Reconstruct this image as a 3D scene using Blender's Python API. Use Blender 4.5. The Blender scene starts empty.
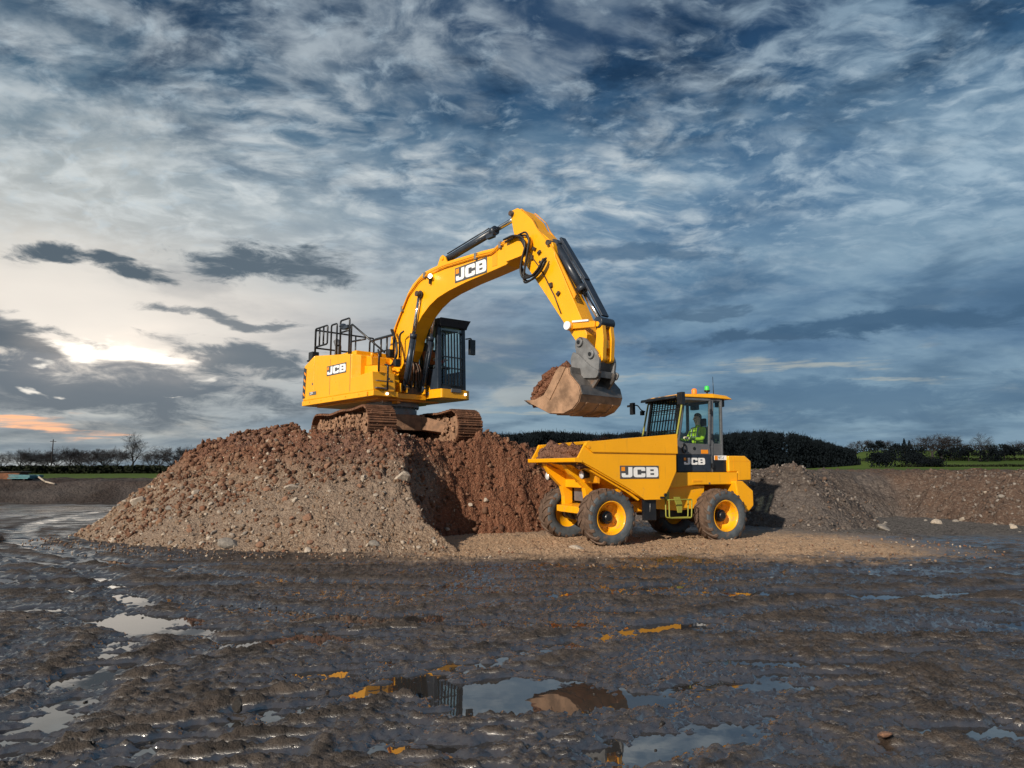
import bpy, bmesh, math, random
import numpy as np
from mathutils import Vector, Matrix, Euler
from mathutils.geometry import tessellate_polygon

scene = bpy.context.scene
COL = scene.collection
R = math.radians
random.seed(7)

# ------------------------------------------------------------------ camera, sky, sun, exposure
cam_d = bpy.data.cameras.new("camera"); cam = bpy.data.objects.new("camera", cam_d); COL.objects.link(cam)
cam_d.sensor_width = 36.0; cam_d.lens = 24.01; cam_d.clip_start = 0.05; cam_d.clip_end = 6000
cam.location = (0, 0, 1.55); cam.rotation_euler = (R(90 + 7.01), 0, 0)
scene.camera = cam
vs = scene.view_settings
vs.view_transform = 'Standard'; vs.look = 'None'; vs.gamma = 1.0; vs.exposure = 0.0; vs.use_curve_mapping = False
scene.render.film_transparent = False
scene.cycles.use_denoising = True
scene.cycles.max_bounces = 8; scene.cycles.transparent_max_bounces = 24
scene.cycles.sample_clamp_indirect = 6.0

SUN_TO = Vector((-0.53, -0.76, 0.46)).normalized()
SUN_EL = math.asin(SUN_TO.z); SUN_AZ = math.atan2(SUN_TO.x, SUN_TO.y)
sun_d = bpy.data.lights.new("sun", 'SUN'); sun_d.energy = 5.0; sun_d.angle = R(1.0); sun_d.color = (1.0, 0.885, 0.73)
sun = bpy.data.objects.new("sun", sun_d); COL.objects.link(sun); sun.location = (-20, -20, 20)
sun.rotation_euler = (-SUN_TO).to_track_quat('-Z', 'Y').to_euler()


class NT:
    """small node-tree writer"""
    def __init__(s, tree): s.t = tree; s.n = tree.nodes; s.l = tree.links
    def node(s, typ, **kw):
        n = s.n.new(typ)
        for k, v in kw.items(): setattr(n, k, v)
        return n
    def put(s, inp, v):
        if isinstance(v, bpy.types.NodeSocket): s.l.new(v, inp)
        elif v is not None:
            if inp.type == 'RGBA' and hasattr(v, '__len__') and len(v) == 3: v = (*v, 1)
            inp.default_value = v
    def m(s, op, a, b=None, c=None, clamp=False):
        n = s.node('ShaderNodeMath', operation=op, use_clamp=clamp)
        for i, v in enumerate((a, b, c)):
            if v is not None: s.put(n.inputs[i], v)
        return n.outputs[0]
    def vm(s, op, a, b=None):
        n = s.node('ShaderNodeVectorMath', operation=op)
        s.put(n.inputs[0], a)
        if b is not None: s.put(n.inputs[1], b)
        return n.outputs['Value'] if op in ('DOT_PRODUCT', 'LENGTH', 'DISTANCE') else n.outputs[0]
    def mix(s, f, a, b, blend='MIX'):
        n = s.node('ShaderNodeMix', data_type='RGBA', blend_type=blend)
        s.put(n.inputs[0], f); s.put(n.inputs[6], a); s.put(n.inputs[7], b)
        return n.outputs[2]
    def sep(s, v):
        n = s.node('ShaderNodeSeparateXYZ'); s.put(n.inputs[0], v); return n.outputs
    def comb(s, x, y, z):
        n = s.node('ShaderNodeCombineXYZ')
        for i, v in enumerate((x, y, z)): s.put(n.inputs[i], v)
        return n.outputs[0]
    def noise(s, vec, scale, detail=4, rough=.55, dist=0.0, typ='FBM'):
        n = s.node('ShaderNodeTexNoise'); n.noise_dimensions = '3D'
        s.put(n.inputs['Vector'], vec); n.inputs['Scale'].default_value = scale; n.inputs['Detail'].default_value = detail
        n.inputs['Roughness'].default_value = rough; n.inputs['Distortion'].default_value = dist
        return n.outputs[0]
    def vor(s, vec, scale, feature='F1', rand=1.0):
        n = s.node('ShaderNodeTexVoronoi', feature=feature); s.put(n.inputs['Vector'], vec)
        n.inputs['Scale'].default_value = scale; n.inputs['Randomness'].default_value = rand
        return n.outputs
    def mr(s, v, a, b, c=0.0, d=1.0, smooth=True):
        n = s.node('ShaderNodeMapRange', interpolation_type='SMOOTHSTEP' if smooth else 'LINEAR')
        s.put(n.inputs[0], v)
        for i, q in enumerate((a, b, c, d)): s.put(n.inputs[i + 1], q)
        return n.outputs[0]
    def ramp(s, v, stops, interp='LINEAR'):
        n = s.node('ShaderNodeValToRGB'); n.color_ramp.interpolation = interp
        e = n.color_ramp.elements
        while len(e) < len(stops): e.new(0.5)
        for el, (p, c) in zip(e, stops): el.position = p; el.color = (*c, 1)
        s.put(n.inputs[0], v); return n.outputs[0]
    def bump(s, h, strength=.5, dist=.02, normal=None):
        n = s.node('ShaderNodeBump'); n.inputs['Strength'].default_value = strength; n.inputs['Distance'].default_value = dist
        s.put(n.inputs['Height'], h)
        if normal is not None: s.put(n.inputs['Normal'], normal)
        return n.outputs[0]


# ---- sky: physical sky behind broken cloud decks, all a function of direction
world = bpy.data.worlds.new("World"); scene.world = world; world.use_nodes = True
wt = world.node_tree; wt.nodes.clear(); W = NT(wt)
tc = W.node('ShaderNodeTexCoord').outputs['Generated']
d3 = W.vm('NORMALIZE', tc)
dx, dy, dz = W.sep(d3)
zc = W.m('MAXIMUM', dz, 0.0)
az = W.m('ARCTAN2', dx, dy)                      # 0 straight ahead, negative left
azd = W.m('MULTIPLY', az, 57.2958)
eld = W.m('MULTIPLY', W.m('ARCSINE', zc), 57.2958)
den = W.m('ADD', zc, 0.16)
flat = W.comb(W.m('DIVIDE', dx, den), W.m('DIVIDE', dy, den), 0.0)       # high deck seen in perspective
strat = W.comb(W.m('MULTIPLY', azd, 0.050), W.m('MULTIPLY', W.m('POWER', W.m('ADD', eld, 0.5), 0.8), 0.36), 3.7)   # layered low deck
left = W.mr(azd, 12, -38)                         # 1 on the sunset side
right = W.mr(azd, 2, 36)
# clear/high background by elevation
base_r = W.ramp(W.m('DIVIDE', eld, 60.0), [(0.0, (.15, .255, .37)), (.08, (.20, .30, .39)), (.15, (.125, .215, .325)), (.25, (.15, .25, .355)),
                                             (.36, (.125, .225, .34)), (.46, (.045, .125, .225)), (.56, (.012, .052, .125)), (1.0, (.03, .08, .16))])
base_l = W.ramp(W.m('DIVIDE', eld, 60.0), [(0.0, (.27, .33, .38)), (.06, (.30, .33, .36)), (.12, (.50, .46, .42)), (.20, (.66, .60, .54)), (.27, (.55, .54, .51)),
                                             (.34, (.36, .41, .43)), (.43, (.11, .20, .28)), (.53, (.018, .068, .135)), (1.0, (.03, .08, .16))])
sky = W.mix(left, base_r, base_l)
# broad soft variation, drawn out sideways
wide = W.vm('MULTIPLY', flat, (1.0, 1.35, 1.0))
n_soft = W.noise(wide, 1.25, 7, .60, .35)
sky = W.mix(W.m('MULTIPLY', W.mr(n_soft, .40, .68, 0, .75), W.mr(eld, 38, 22, .35, 1.0)), sky, W.mix(left, (.30, .41, .49), (.58, .58, .55)))
sky = W.mix(W.mr(n_soft, .50, .28, 0, .60), sky, W.mix(left, (.062, .135, .225), (.17, .215, .25)))
# mottled high cloud (altocumulus): small soft puffs gathered in banks
wob = W.noise(flat, 1.6, 4, .5)
vec_a = W.vm('ADD', W.vm('MULTIPLY', flat, (1.0, 1.25, 1.0)), W.comb(W.m('MULTIPLY', wob, .45), W.m('MULTIPLY', wob, .3), 0))
n_a = W.noise(vec_a, 8.5, 8, .58, .25)
n_b = W.noise(W.vm('ADD', wide, (3.1, 7.7, 0)), 1.7, 6, .58, .3)
hi = W.mr(eld, 11, 21)
bank = W.mr(n_b, .34, .56)
mask_a = W.m('MULTIPLY', W.m('MULTIPLY', W.mr(n_a, .36, .68), bank), hi)
sky = W.mix(W.m('MULTIPLY', mask_a, .92), sky, W.mix(W.mr(eld, 20, 36), W.mix(right, (.70, .72, .71), (.44, .54, .61)), W.mix(right, (.40, .45, .49), (.24, .34, .43))))
n_c = W.noise(W.vm('ADD', wide, (9.3, 1.2, 2.0)), 3.4, 9, .64, .4)
mask_c = W.m('MULTIPLY', W.mr(n_c, .46, .70), W.mr(eld, 16, 30))
sky = W.mix(W.m('MULTIPLY', mask_c, .90), sky, W.mix(W.mr(eld, 17, 33), (.085, .17, .26), (.010, .043, .095)))
n_d = W.noise(W.vm('ADD', vec_a, (1.3, 5.2, 4.0)), 13.0, 6, .6, .2)
sky = W.mix(W.m('MULTIPLY', W.m('MULTIPLY', W.mr(n_d, .50, .72), hi), .48), sky, (.52, .60, .65))
# low layered cloud: dark bars
n_s = W.noise(strat, 1.55, 8, .58, .35)
low = W.m('MULTIPLY', W.mr(eld, .3, 2.5), W.mr(eld, 19, 12.5))
mask_s = W.m('MULTIPLY', W.mr(n_s, .48, .66), low)
sky = W.mix(W.m('MULTIPLY', mask_s, .75), sky, W.mix(left, (.080, .155, .245), (.15, .185, .22)))
# pale gaps near the horizon
n_g = W.noise(W.vm('ADD', strat, (5.0, 2.3, 1.0)), 1.3, 7, .55, .3)
mask_g = W.m('MULTIPLY', W.mr(n_g, .54, .66), W.m('MULTIPLY', W.mr(eld, 1.5, 4), W.mr(eld, 14, 8)))
sky = W.mix(W.m('MULTIPLY', mask_g, .60), sky, W.mix(left, (.45, .46, .44), (.74, .66, .56)))
# glow where the hidden sun sits low on the left, with dark cloud bars across it
wn = W.node('ShaderNodeTexNoise'); W.put(wn.inputs['Vector'], W.comb(W.m('MULTIPLY', azd, .11), W.m('MULTIPLY', eld, .30), 8.0)); wn.inputs['Scale'].default_value = 1.3; wn.inputs['Detail'].default_value = 5
wx_, wy_, wz_ = W.sep(wn.outputs['Color'])
azw = W.m('ADD', azd, W.m('MULTIPLY', W.m('SUBTRACT', wx_, .5), 15.0)); elw = W.m('ADD', eld, W.m('MULTIPLY', W.m('SUBTRACT', wy_, .5), 4.0))
def gauss(c, sx, sy, tilt=0.0):
    ax_ = W.m('SUBTRACT', azw, c[0]); ay_ = W.m('ADD', W.m('SUBTRACT', elw, c[1]), W.m('MULTIPLY', ax_, tilt))
    ax_ = W.m('DIVIDE', ax_, sx); ay_ = W.m('DIVIDE', ay_, sy)
    return W.m('EXPONENT', W.m('MULTIPLY', W.m('ADD', W.m('MULTIPLY', ax_, ax_), W.m('MULTIPLY', ay_, ay_)), -1.0))
gap = W.mr(W.noise(W.vm('ADD', strat, (1.7, .6, 0)), 3.4, 8, .62, .3), .42, .56)
g_wide = gauss((-33, 11.2), 19, 4.4)
sky = W.mix(W.m('MULTIPLY', g_wide, .92, clamp=True), sky, (.90, .82, .735))
rag = W.noise(W.comb(W.m('MULTIPLY', azd, .16), W.m('MULTIPLY', eld, .48), 2.0), 1.5, 8, .66, .5)
for (c, sx, sy, tl, col, k) in (((-31, 14.6), 5.5, .55, -.06, (.135, .165, .19), 1.0), ((-18.5, 15.9), 6.5, 1.15, .05, (.15, .185, .215), 1.0), ((-21.5, 11.6), 6, .42, .03, (.21, .23, .25), .9), ((-36.0, 8.4), 5, 1.4, .05, (.125, .155, .185), 1.0), ((-33, 5.6), 16, 1.9, .03, (.165, .195, .23), 1.0),
                                 ((-23.0, 8.4), 5.5, 1.4, .04, (.165, .195, .225), .95), ((-39, 9.9), 5, .6, .05, (.16, .185, .21), .9), ((20, 10.2), 9, .75, .0, (.070, .135, .215), .95), ((29, 10.6), 8, .9, .02, (.065, .135, .22), .9), ((17, 12.3), 4, .5, 0, (.10, .17, .25), .8), ((27, 5.0), 12, 1.6, 0, (.10, .185, .285), .8), ((12, 17.5), 7, .8, .05, (.10, .175, .26), .7), ((-3, 8.5), 7, .8, .0, (.16, .23, .29), .7)):
    sky = W.mix(W.m('MULTIPLY', W.mr(W.m('ADD', W.m('MULTIPLY', gauss(c, sx * 1.2, sy * 1.3, tl), .56), rag), .70, .98), k), sky, col)
g_core = gauss((-30.8, 8.2), 3.2, .95, .10)
sky = W.mix(W.m('MULTIPLY', W.mr(W.m('ADD', W.m('MULTIPLY', g_core, .95), W.m('MULTIPLY', gap, .30)), .35, 1.0), 1.0, clamp=True), sky, (1.30, 1.20, 1.06))
sky = W.mix(1.0, sky, W.mix(W.m('ADD', W.m('MULTIPLY', gauss((-30.8, 8.2), 5.0, 1.7), .30), W.m('MULTIPLY', gauss((-35, 5.5), 16, 5), .04)), (0, 0, 0), (.80, .62, .47)), 'ADD')
for (c, sx, sy) in (((-33.2, 7.0), 1.4, .30), ((-35.2, 5.4), 2.0, .22), ((-33.2, 5.2), .7, .20), ((-24, 6.9), 3, .25), ((-28.3, 5.3), 1.0, .2)):
    sky = W.mix(W.mr(W.m('ADD', W.m('MULTIPLY', gauss(c, sx * .8, sy * .8), .5), rag), .74, 1.12), sky, (1.0, .92, .82))
streak = W.noise(W.comb(W.m('MULTIPLY', azd, .07), W.m('MULTIPLY', eld, 1.3), 5.0), 1.6, 7, .6, .4)
g_or = gauss((-37.5, 3.0), 13, .75)
sky = W.mix(W.mr(W.m('ADD', W.m('MULTIPLY', g_or, .46), streak), .74, .98), sky, (1.08, .60, .36))
for (c, sx, sy) in (((22, 7.9), 14, .5), ((8, 7.2), 9, .45), ((30, 6.6), 6, .3), ((4, 4.6), 10, .5)):
    sky = W.mix(W.mr(W.m('ADD', W.m('MULTIPLY', gauss(c, sx, sy), .42), streak), .72, 1.0, 0, .8), sky, (.44, .45, .42))
gm = W.node('ShaderNodeGamma'); W.put(gm.inputs[0], sky); gm.inputs[1].default_value = 1.20
sky = W.mix(1.0, gm.outputs[0], (1.12, 1.15, 1.17), 'MULTIPLY')
sky = W.mix(W.mr(dz, -.002, -.05), sky, (.06, .055, .05))
nish = W.node('ShaderNodeTexSky'); nish.sky_type = 'NISHITA'; nish.sun_disc = False
nish.sun_elevation = SUN_EL; nish.sun_rotation = SUN_AZ
bg1 = W.node('ShaderNodeBackground'); W.put(bg1.inputs[0], nish.outputs[0]); bg1.inputs[1].default_value = 0.06
bg2 = W.node('ShaderNodeBackground'); W.put(bg2.inputs[0], sky); bg2.inputs[1].default_value = 1.0
mx = W.node('ShaderNodeMixShader'); mx.inputs[0].default_value = 0.90
wt.links.new(bg1.outputs[0], mx.inputs[1]); wt.links.new(bg2.outputs[0], mx.inputs[2])
wo = W.node('ShaderNodeOutputWorld'); wt.links.new(mx.outputs[0], wo.inputs[0])
world.cycles.sampling_method = 'MANUAL'; world.cycles.sample_map_resolution = 512

# ------------------------------------------------------------------ materials
def new_mat(name):
    m = bpy.data.materials.new(name); m.use_nodes = True
    t = NT(m.node_tree); p = t.n['Principled BSDF']
    return m, t, p

def simple(name, col, rough=.5, metal=0.0, var=.25, scale=6.0, bump=0.0, bscale=60.0, coat=0.0, ior=None, dirt=None, dirt_amt=0.0):
    m, t, p = new_mat(name)
    co = t.node('ShaderNodeTexCoord').outputs['Object']
    n = t.noise(co, scale, 6, .6)
    c = t.mix(t.mr(n, .3, .7), tuple(x * (1 - var) for x in col), tuple(min(1, x * (1 + var * .6)) for x in col))
    if dirt:
        nd = t.noise(co, scale * .6, 8, .7, .4)
        c = t.mix(t.mr(nd, .62 - .3 * dirt_amt, .70 - .1 * dirt_amt, 0, .85), c, dirt)
    t.put(p.inputs['Base Color'], c)
    t.put(p.inputs['Roughness'], t.mr(n, .25, .75, max(.02, rough - .1), min(1, rough + .12)))
    p.inputs['Metallic'].default_value = metal
    if coat: p.inputs['Coat Weight'].default_value = coat; p.inputs['Coat Roughness'].default_value = .12
    if ior: p.inputs['IOR'].default_value = ior
    if bump: t.put(p.inputs['Normal'], t.bump(t.noise(co, bscale, 4, .6), bump, .01))
    return m

M = {}
def yellow_paint(name, col, wear):
    m, t, p = new_mat(name)
    co = t.node('ShaderNodeTexCoord').outputs['Object']; x, y, z = t.sep(co)
    n1 = t.noise(co, 1.3, 5, .6); n2 = t.noise(co, 9, 8, .68, .3); n3 = t.noise(t.vm('MULTIPLY', co, (14, 14, 1.1)), 1.0, 6, .6); n4 = t.noise(co, 42, 4, .6)
    c = t.mix(t.mr(n1, .3, .7), tuple(q * .93 for q in col), col)
    c = t.mix(t.mr(n3, .56, .74, 0, .30 + wear), c, (.50, .235, .03))                       # run-off streaks
    low = t.mr(z, 1.9, .35)
    c = t.mix(t.m('MULTIPLY', t.mr(t.m('ADD', n2, t.m('MULTIPLY', low, .13)), .66 - wear * .15, .80, 0, .65), 1.0), c, t.mix(n4, (.22, .12, .06), (.40, .25, .14)))   # splashed, dried mud
    c = t.mix(t.m('MULTIPLY', t.mr(n4, .70, .75), .35), c, (.16, .09, .04))                   # chips
    t.put(p.inputs['Base Color'], c)
    t.put(p.inputs['Roughness'], t.m('ADD', t.mr(n2, .3, .7, .26, .52), t.m('MULTIPLY', low, .12)))
    p.inputs['Coat Weight'].default_value = .25; p.inputs['Coat Roughness'].default_value = .15
    t.put(p.inputs['Normal'], t.bump(t.m('ADD', n1, t.m('MULTIPLY', n2, .15)), .10, .03))
    return m
M['yellow'] = yellow_paint('yellow_paint', (.92, .415, .003), .0)
M['yellow2'] = yellow_paint('yellow_paint_worn', (.84, .345, .004), .35)
M['black'] = simple('black_paint', (.012, .014, .018), .35, var=.2)
M['navy'] = simple('dark_frame_paint', (.024, .034, .052), .33, var=.2)
M['charcoal'] = simple('charcoal_paint', (.115, .12, .132), .42, var=.15)
M['grey'] = simple('grey_steel', (.20, .205, .215), .42, .25, var=.22, scale=5, dirt=(.16, .10, .06), dirt_amt=.2)
M['grease'] = simple('dirty_steel', (.07, .055, .045), .5, .3, var=.5, scale=12, dirt=(.16, .08, .045), dirt_amt=.5)
M['chrome'] = simple('chromed_rod', (.75, .76, .78), .14, 1.0, var=.05)
M['hose'] = simple('rubber_hose', (.018, .018, .02), .45, var=.2)
M['white'] = simple('white_paint', (.82, .83, .84), .45, var=.04)
M['decal'] = simple('decal_grey', (.075, .078, .085), .45, var=.05)
M['orange_mark'] = simple('decal_orange', (.85, .28, .01), .45, var=.04)
M['hivis'] = simple('yellow_green_paint', (.27, .27, .04), .6, var=.06)
M['rubber'] = simple('tyre_rubber', (.068, .080, .092), .62, var=.30, scale=7, bump=.25, bscale=90, dirt=(.20, .12, .075), dirt_amt=.12)
M['lug'] = simple('muddy_tyre_tread', (.115, .074, .053), .75, var=.4, scale=9, bump=.5, bscale=50)
M['mudtrack'] = simple('mud_caked_track', (.175, .082, .045), .8, var=.45, scale=6, bump=.6, bscale=40)
M['mudtrack2'] = simple('mud_caked_side', (.27, .155, .095), .85, var=.4, scale=7, bump=.8, bscale=26)
M['bucket'] = simple('soil_worn_bucket_steel', (.33, .20, .125), .5, .15, var=.45, scale=3.5, bump=.2, bscale=30, dirt=(.34, .20, .12), dirt_amt=.35)
M['bucket_top'] = simple('scuffed_bucket_steel', (.13, .12, .115), .42, .4, var=.4, scale=5, dirt=(.26, .15, .09), dirt_amt=.3)
M['skin'] = simple('skin', (.80, .55, .43), .5, var=.08)
M['hair'] = simple('short_hair', (.16, .13, .105), .7, var=.3, scale=40)
M['hv_yellow'] = simple('yellow_jacket', (.50, .70, .015), .75, var=.18, scale=9, bump=.4, bscale=25)
M['hv_orange'] = simple('orange_jacket', (1.0, .15, .015), .75, var=.15, scale=9)
M['tape'] = simple('reflective_tape', (.55, .57, .55), .4, var=.1)
M['trouser'] = simple('dark_trousers', (.03, .035, .05), .8, var=.2)
M['seat'] = simple('seat_fabric', (.03, .03, .033), .8, var=.2)
M['red'] = simple('red_lens', (.45, .01, .008), .25, var=.1)
M['lamp'] = simple('clear_lens', (.80, .82, .84), .12, .3, var=.05)
M['amber'] = simple('amber_lens', (.9, .22, .01), .2, var=.1)
M['greenlens'] = simple('green_lens', (.03, .75, .10), .2, var=.1)
def glow(name, col, s):
    m, t, p = new_mat(name); t.put(p.inputs['Base Color'], col); t.put(p.inputs['Emission Color'], col); p.inputs['Emission Strength'].default_value = s; return m
M['lit'] = glow('lit_work_lamp', (1.0, .93, .75), 3.5)
M['amber_lit'] = glow('lit_amber_beacon', (.9, .20, .01), .35)
M['green_lit'] = glow('lit_green_beacon', (.04, .50, .08), .30)
def glass(name, tint, fac=.12):
    m, t, p = new_mat(name)
    t.n.remove(p)
    tr = t.node('ShaderNodeBsdfTransparent'); t.put(tr.inputs[0], tint)
    gl = t.node('ShaderNodeBsdfGlossy'); gl.inputs['Roughness'].default_value = .03; t.put(gl.inputs[0], (.85, .9, .92))
    lw = t.node('ShaderNodeLayerWeight'); lw.inputs[0].default_value = .35
    mxs = t.node('ShaderNodeMixShader'); t.put(mxs.inputs[0], t.m('ADD', t.m('MULTIPLY', lw.outputs['Fresnel'], .35), fac, clamp=True))
    t.l.new(tr.outputs[0], mxs.inputs[1]); t.l.new(gl.outputs[0], mxs.inputs[2])
    t.l.new(mxs.outputs[0], t.n['Material Output'].inputs[0])
    return m
M['glass'] = glass('tinted_glass', (.80, .93, .92), .05)
M['glass2'] = glass('green_tinted_glass', (.80, .95, .93), .03)

def pos_nodes(t):
    g = t.node('ShaderNodeNewGeometry'); return g.outputs['Position'], g.outputs['Normal']

def soil_mat(name, soil, gravel, stone, lo, hi, wob=.5, gscale=14.0, east_lit=None, cutzone=False):
    """heap material: gravelly below, clayey soil above the (wobbling) height lo..hi"""
    m, t, p = new_mat(name)
    P, Nn = pos_nodes(t); x, y, z = t.sep(P)
    big = t.noise(P, .9, 4, .55); mid = t.noise(P, 3.5, 7, .65, .2); fine = t.noise(P, 28, 5, .65)
    zz = t.m('ADD', z, t.m('MULTIPLY', t.m('SUBTRACT', big, .5), wob * 2))
    f = t.mr(zz, lo, hi)
    v1 = t.vor(P, gscale); v2 = t.vor(P, gscale * 2.7)
    r1 = t.sep(v1[1])[0]; r2 = t.sep(v2[1])[1]
    gcol = t.mix(t.mr(mid, .3, .7), gravel[0], gravel[1])
    gcol = t.mix(t.mr(r2, .45, 1.0, 0, .55), gcol, gravel[2])
    gcol = t.mix(t.m('MULTIPLY', t.mr(r1, .80, .93), t.mr(v1[0], .055, .03)), gcol, stone)
    scol = t.mix(t.mr(mid, .28, .72), soil[0], soil[1])
    scol = t.mix(t.mr(t.m('ADD', t.m('MULTIPLY', fine, .6), t.m('MULTIPLY', r2, .35)), .42, .75, 0, .8), scol, soil[2])
    c = t.mix(f, gcol, scol)
    c = t.mix(t.mr(t.noise(P, .45, 3, .5), .40, .62, 0, .45), c, t.mix(.5, c, (.16, .145, .14)))
    if cutzone:
        cz = t.m('MULTIPLY', t.mr(t.m('ADD', x, t.m('MULTIPLY', t.m('SUBTRACT', mid, .5), .8)), -1.95, -1.5), t.mr(y, 13.2, 13.8)); c = t.mix(cz, c, scol)
    if east_lit:  # brown soil end, its lighter tone painting sun on the bank
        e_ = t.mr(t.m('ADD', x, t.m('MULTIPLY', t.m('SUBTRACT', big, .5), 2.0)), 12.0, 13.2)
        ec = t.mix(t.mr(mid, .3, .7), east_lit[0], east_lit[1]); ec = t.mix(t.mr(r2, .6, 1.0, 0, .6), ec, east_lit[2]); c = t.mix(t.m('MULTIPLY', e_, .9), c, ec)
    t.put(p.inputs['Base Color'], c); t.put(p.inputs['Roughness'], t.mr(fine, .3, .7, .65, .95)); p.inputs['Specular IOR Level'].default_value = .25
    h = t.m('ADD', t.m('ADD', t.m('MULTIPLY', v1[0], -1.2), t.m('MULTIPLY', v2[0], -.7)), t.m('ADD', t.m('MULTIPLY', mid, 1.2), t.m('MULTIPLY', fine, .5)))
    t.put(p.inputs['Normal'], t.bump(h, .75, .045))
    return m

TAN = ((.155, .102, .068), (.24, .166, .115), (.38, .30, .225))
RED = ((.105, .040, .021), (.180, .074, .041), (.29, .155, .095))
M['heap'] = soil_mat('heap_soil_and_gravel', RED, TAN, (.55, .48, .40), 1.15, 1.95, .6, cutzone=True)
M['cut'] = soil_mat('fresh_clay', RED, RED, (.42, .26, .19), 0, .1)
M['bank_shaded'] = soil_mat('shade_toned_rubble_bank', ((.095, .066, .052), (.135, .096, .076), (.22, .175, .145)), ((.050, .039, .034), (.082, .065, .056), (.17, .145, .127)), (.33, .30, .27), 1.35, 1.8, .3, 9, ((.075, .046, .033), (.11, .070, .051), (.19, .15, .12)))  # rubble tones darkened as painted shade; lighter brown east end paints sunlight
M['bank_left'] = soil_mat('dark_earth_bank', ((.026, .016, .012), (.036, .023, .018), (.055, .038, .030)), ((.022, .016, .014), (.031, .022, .019), (.05, .038, .032)), (.07, .058, .05), .5, .9, .3, 7)

def ground_mat():
    m, t, p = new_mat('wet_trodden_mud')
    P, Nn = pos_nodes(t); x, y, z = t.sep(P)
    big = t.noise(P, .55, 5, .6, .3); mid = t.noise(P, 3.2, 7, .65, .3); fine = t.noise(P, 24, 6, .7); vf = t.noise(P, 95, 4, .65)
    c = t.mix(t.mr(mid, .3, .7), (.020, .0150, .0120), (.098, .076, .062))
    c = t.mix(t.mr(fine, .5, .75, 0, .55), c, (.080, .064, .054))
    c = t.mix(t.mr(big, .52, .70, 0, .5), c, (.055, .040, .031))
    v = t.vor(P, 30.0)
    c = t.mix(t.m('MULTIPLY', t.mr(t.sep(v[1])[0], .93, .96), t.mr(v[0], .014, .008)), c, (.22, .20, .18))
    # drier tan ground around the foot of the heap and under the dumper
    wx = t.m('MULTIPLY', t.mr(x, -4.2, -1.0), t.mr(x, 9.2, 6.5)); ly = t.m('ADD', y, t.m('ADD', t.m('MULTIPLY', t.m('SUBTRACT', mid, .5), 2.6), t.m('MULTIPLY', t.m('SUBTRACT', big, .5), 3.2)))
    wy = t.m('MULTIPLY', t.mr(ly, 11.0, 12.9), t.mr(ly, 18.5, 15.5))
    dry = t.m('MULTIPLY', t.m('MULTIPLY', wx, wy), t.mr(t.m('ADD', mid, t.m('MULTIPLY', fine, .4)), .42, .68))
    c = t.mix(t.m('MULTIPLY', dry, .95), c, t.mix(t.mr(fine, .3, .7), (.33, .20, .122), (.68, .49, .33)))
    rub = t.m('MULTIPLY', t.mr(t.m('ADD', x, t.m('MULTIPLY', t.m('SUBTRACT', mid, .5), 3.0)), 5.0, 8.0), t.mr(t.m('ADD', y, t.m('MULTIPLY', t.m('SUBTRACT', mid, .5), 3.0)), 14.8, 16.6))
    c = t.mix(t.m('MULTIPLY', rub, .9), c, t.mix(t.mr(t.m('ADD', t.m('MULTIPLY', fine, .6), t.m('MULTIPLY', t.sep(v[1])[1], .4)), .3, .8), (.065, .060, .058), (.24, .22, .205)))
    dry = t.m('MAXIMUM', dry, rub)
    # paler clay smeared over the distant floor
    far = t.mr(y, 17, 24)
    c = t.mix(t.m('MULTIPLY', far, t.mr(mid, .40, .62, 0, .7)), c, (.135, .128, .125))
    wet_c = c
    wet = t.m('MULTIPLY', t.mr(t.m('ADD', z, t.m('ADD', t.m('MULTIPLY', t.m('SUBTRACT', big, .5), .07), t.m('MULTIPLY', t.m('SUBTRACT', fine, .5), .034))), .056, .020), t.m('SUBTRACT', 1.0, dry))
    rgh = t.m('ADD', t.mr(wet, 0, 1, .60, .055, False), t.m('MULTIPLY', t.m('SUBTRACT', big, .5), .25))
    rgh = t.m('ADD', rgh, t.m('MULTIPLY', dry, .4), clamp=True)
    c = t.mix(t.m('MULTIPLY', wet, .75), c, (.034, .027, .023)); t.put(p.inputs['Base Color'], c)
    t.put(p.inputs['Roughness'], rgh); p.inputs['IOR'].default_value = 2.05
    t.put(p.inputs['Specular IOR Level'], t.m('SUBTRACT', t.mr(wet, 0, 1, .14, 1.0, False), t.m('MULTIPLY', dry, .12)))
    h = t.m('ADD', t.m('MULTIPLY', fine, 1.0), t.m('ADD', t.m('MULTIPLY', vf, .36), t.m('MULTIPLY', mid, .5)))
    nb = t.node('ShaderNodeBump'); nb.inputs['Distance'].default_value = .04; t.put(nb.inputs['Height'], h); t.put(nb.inputs['Strength'], t.mr(wet, 0, 1, .95, .10, False)); t.put(p.inputs['Normal'], nb.outputs[0])
    return m
M['ground'] = ground_mat()

def water_mat():
    m, t, p = new_mat('muddy_still_water')
    t.put(p.inputs['Base Color'], (.035, .032, .03)); p.inputs['Roughness'].default_value = .015; p.inputs['IOR'].default_value = 2.4
    P, _ = pos_nodes(t)
    t.put(p.inputs['Normal'], t.bump(t.noise(P, 7, 2, .5), .012, .02))
    return m
M['water'] = water_mat()

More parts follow.
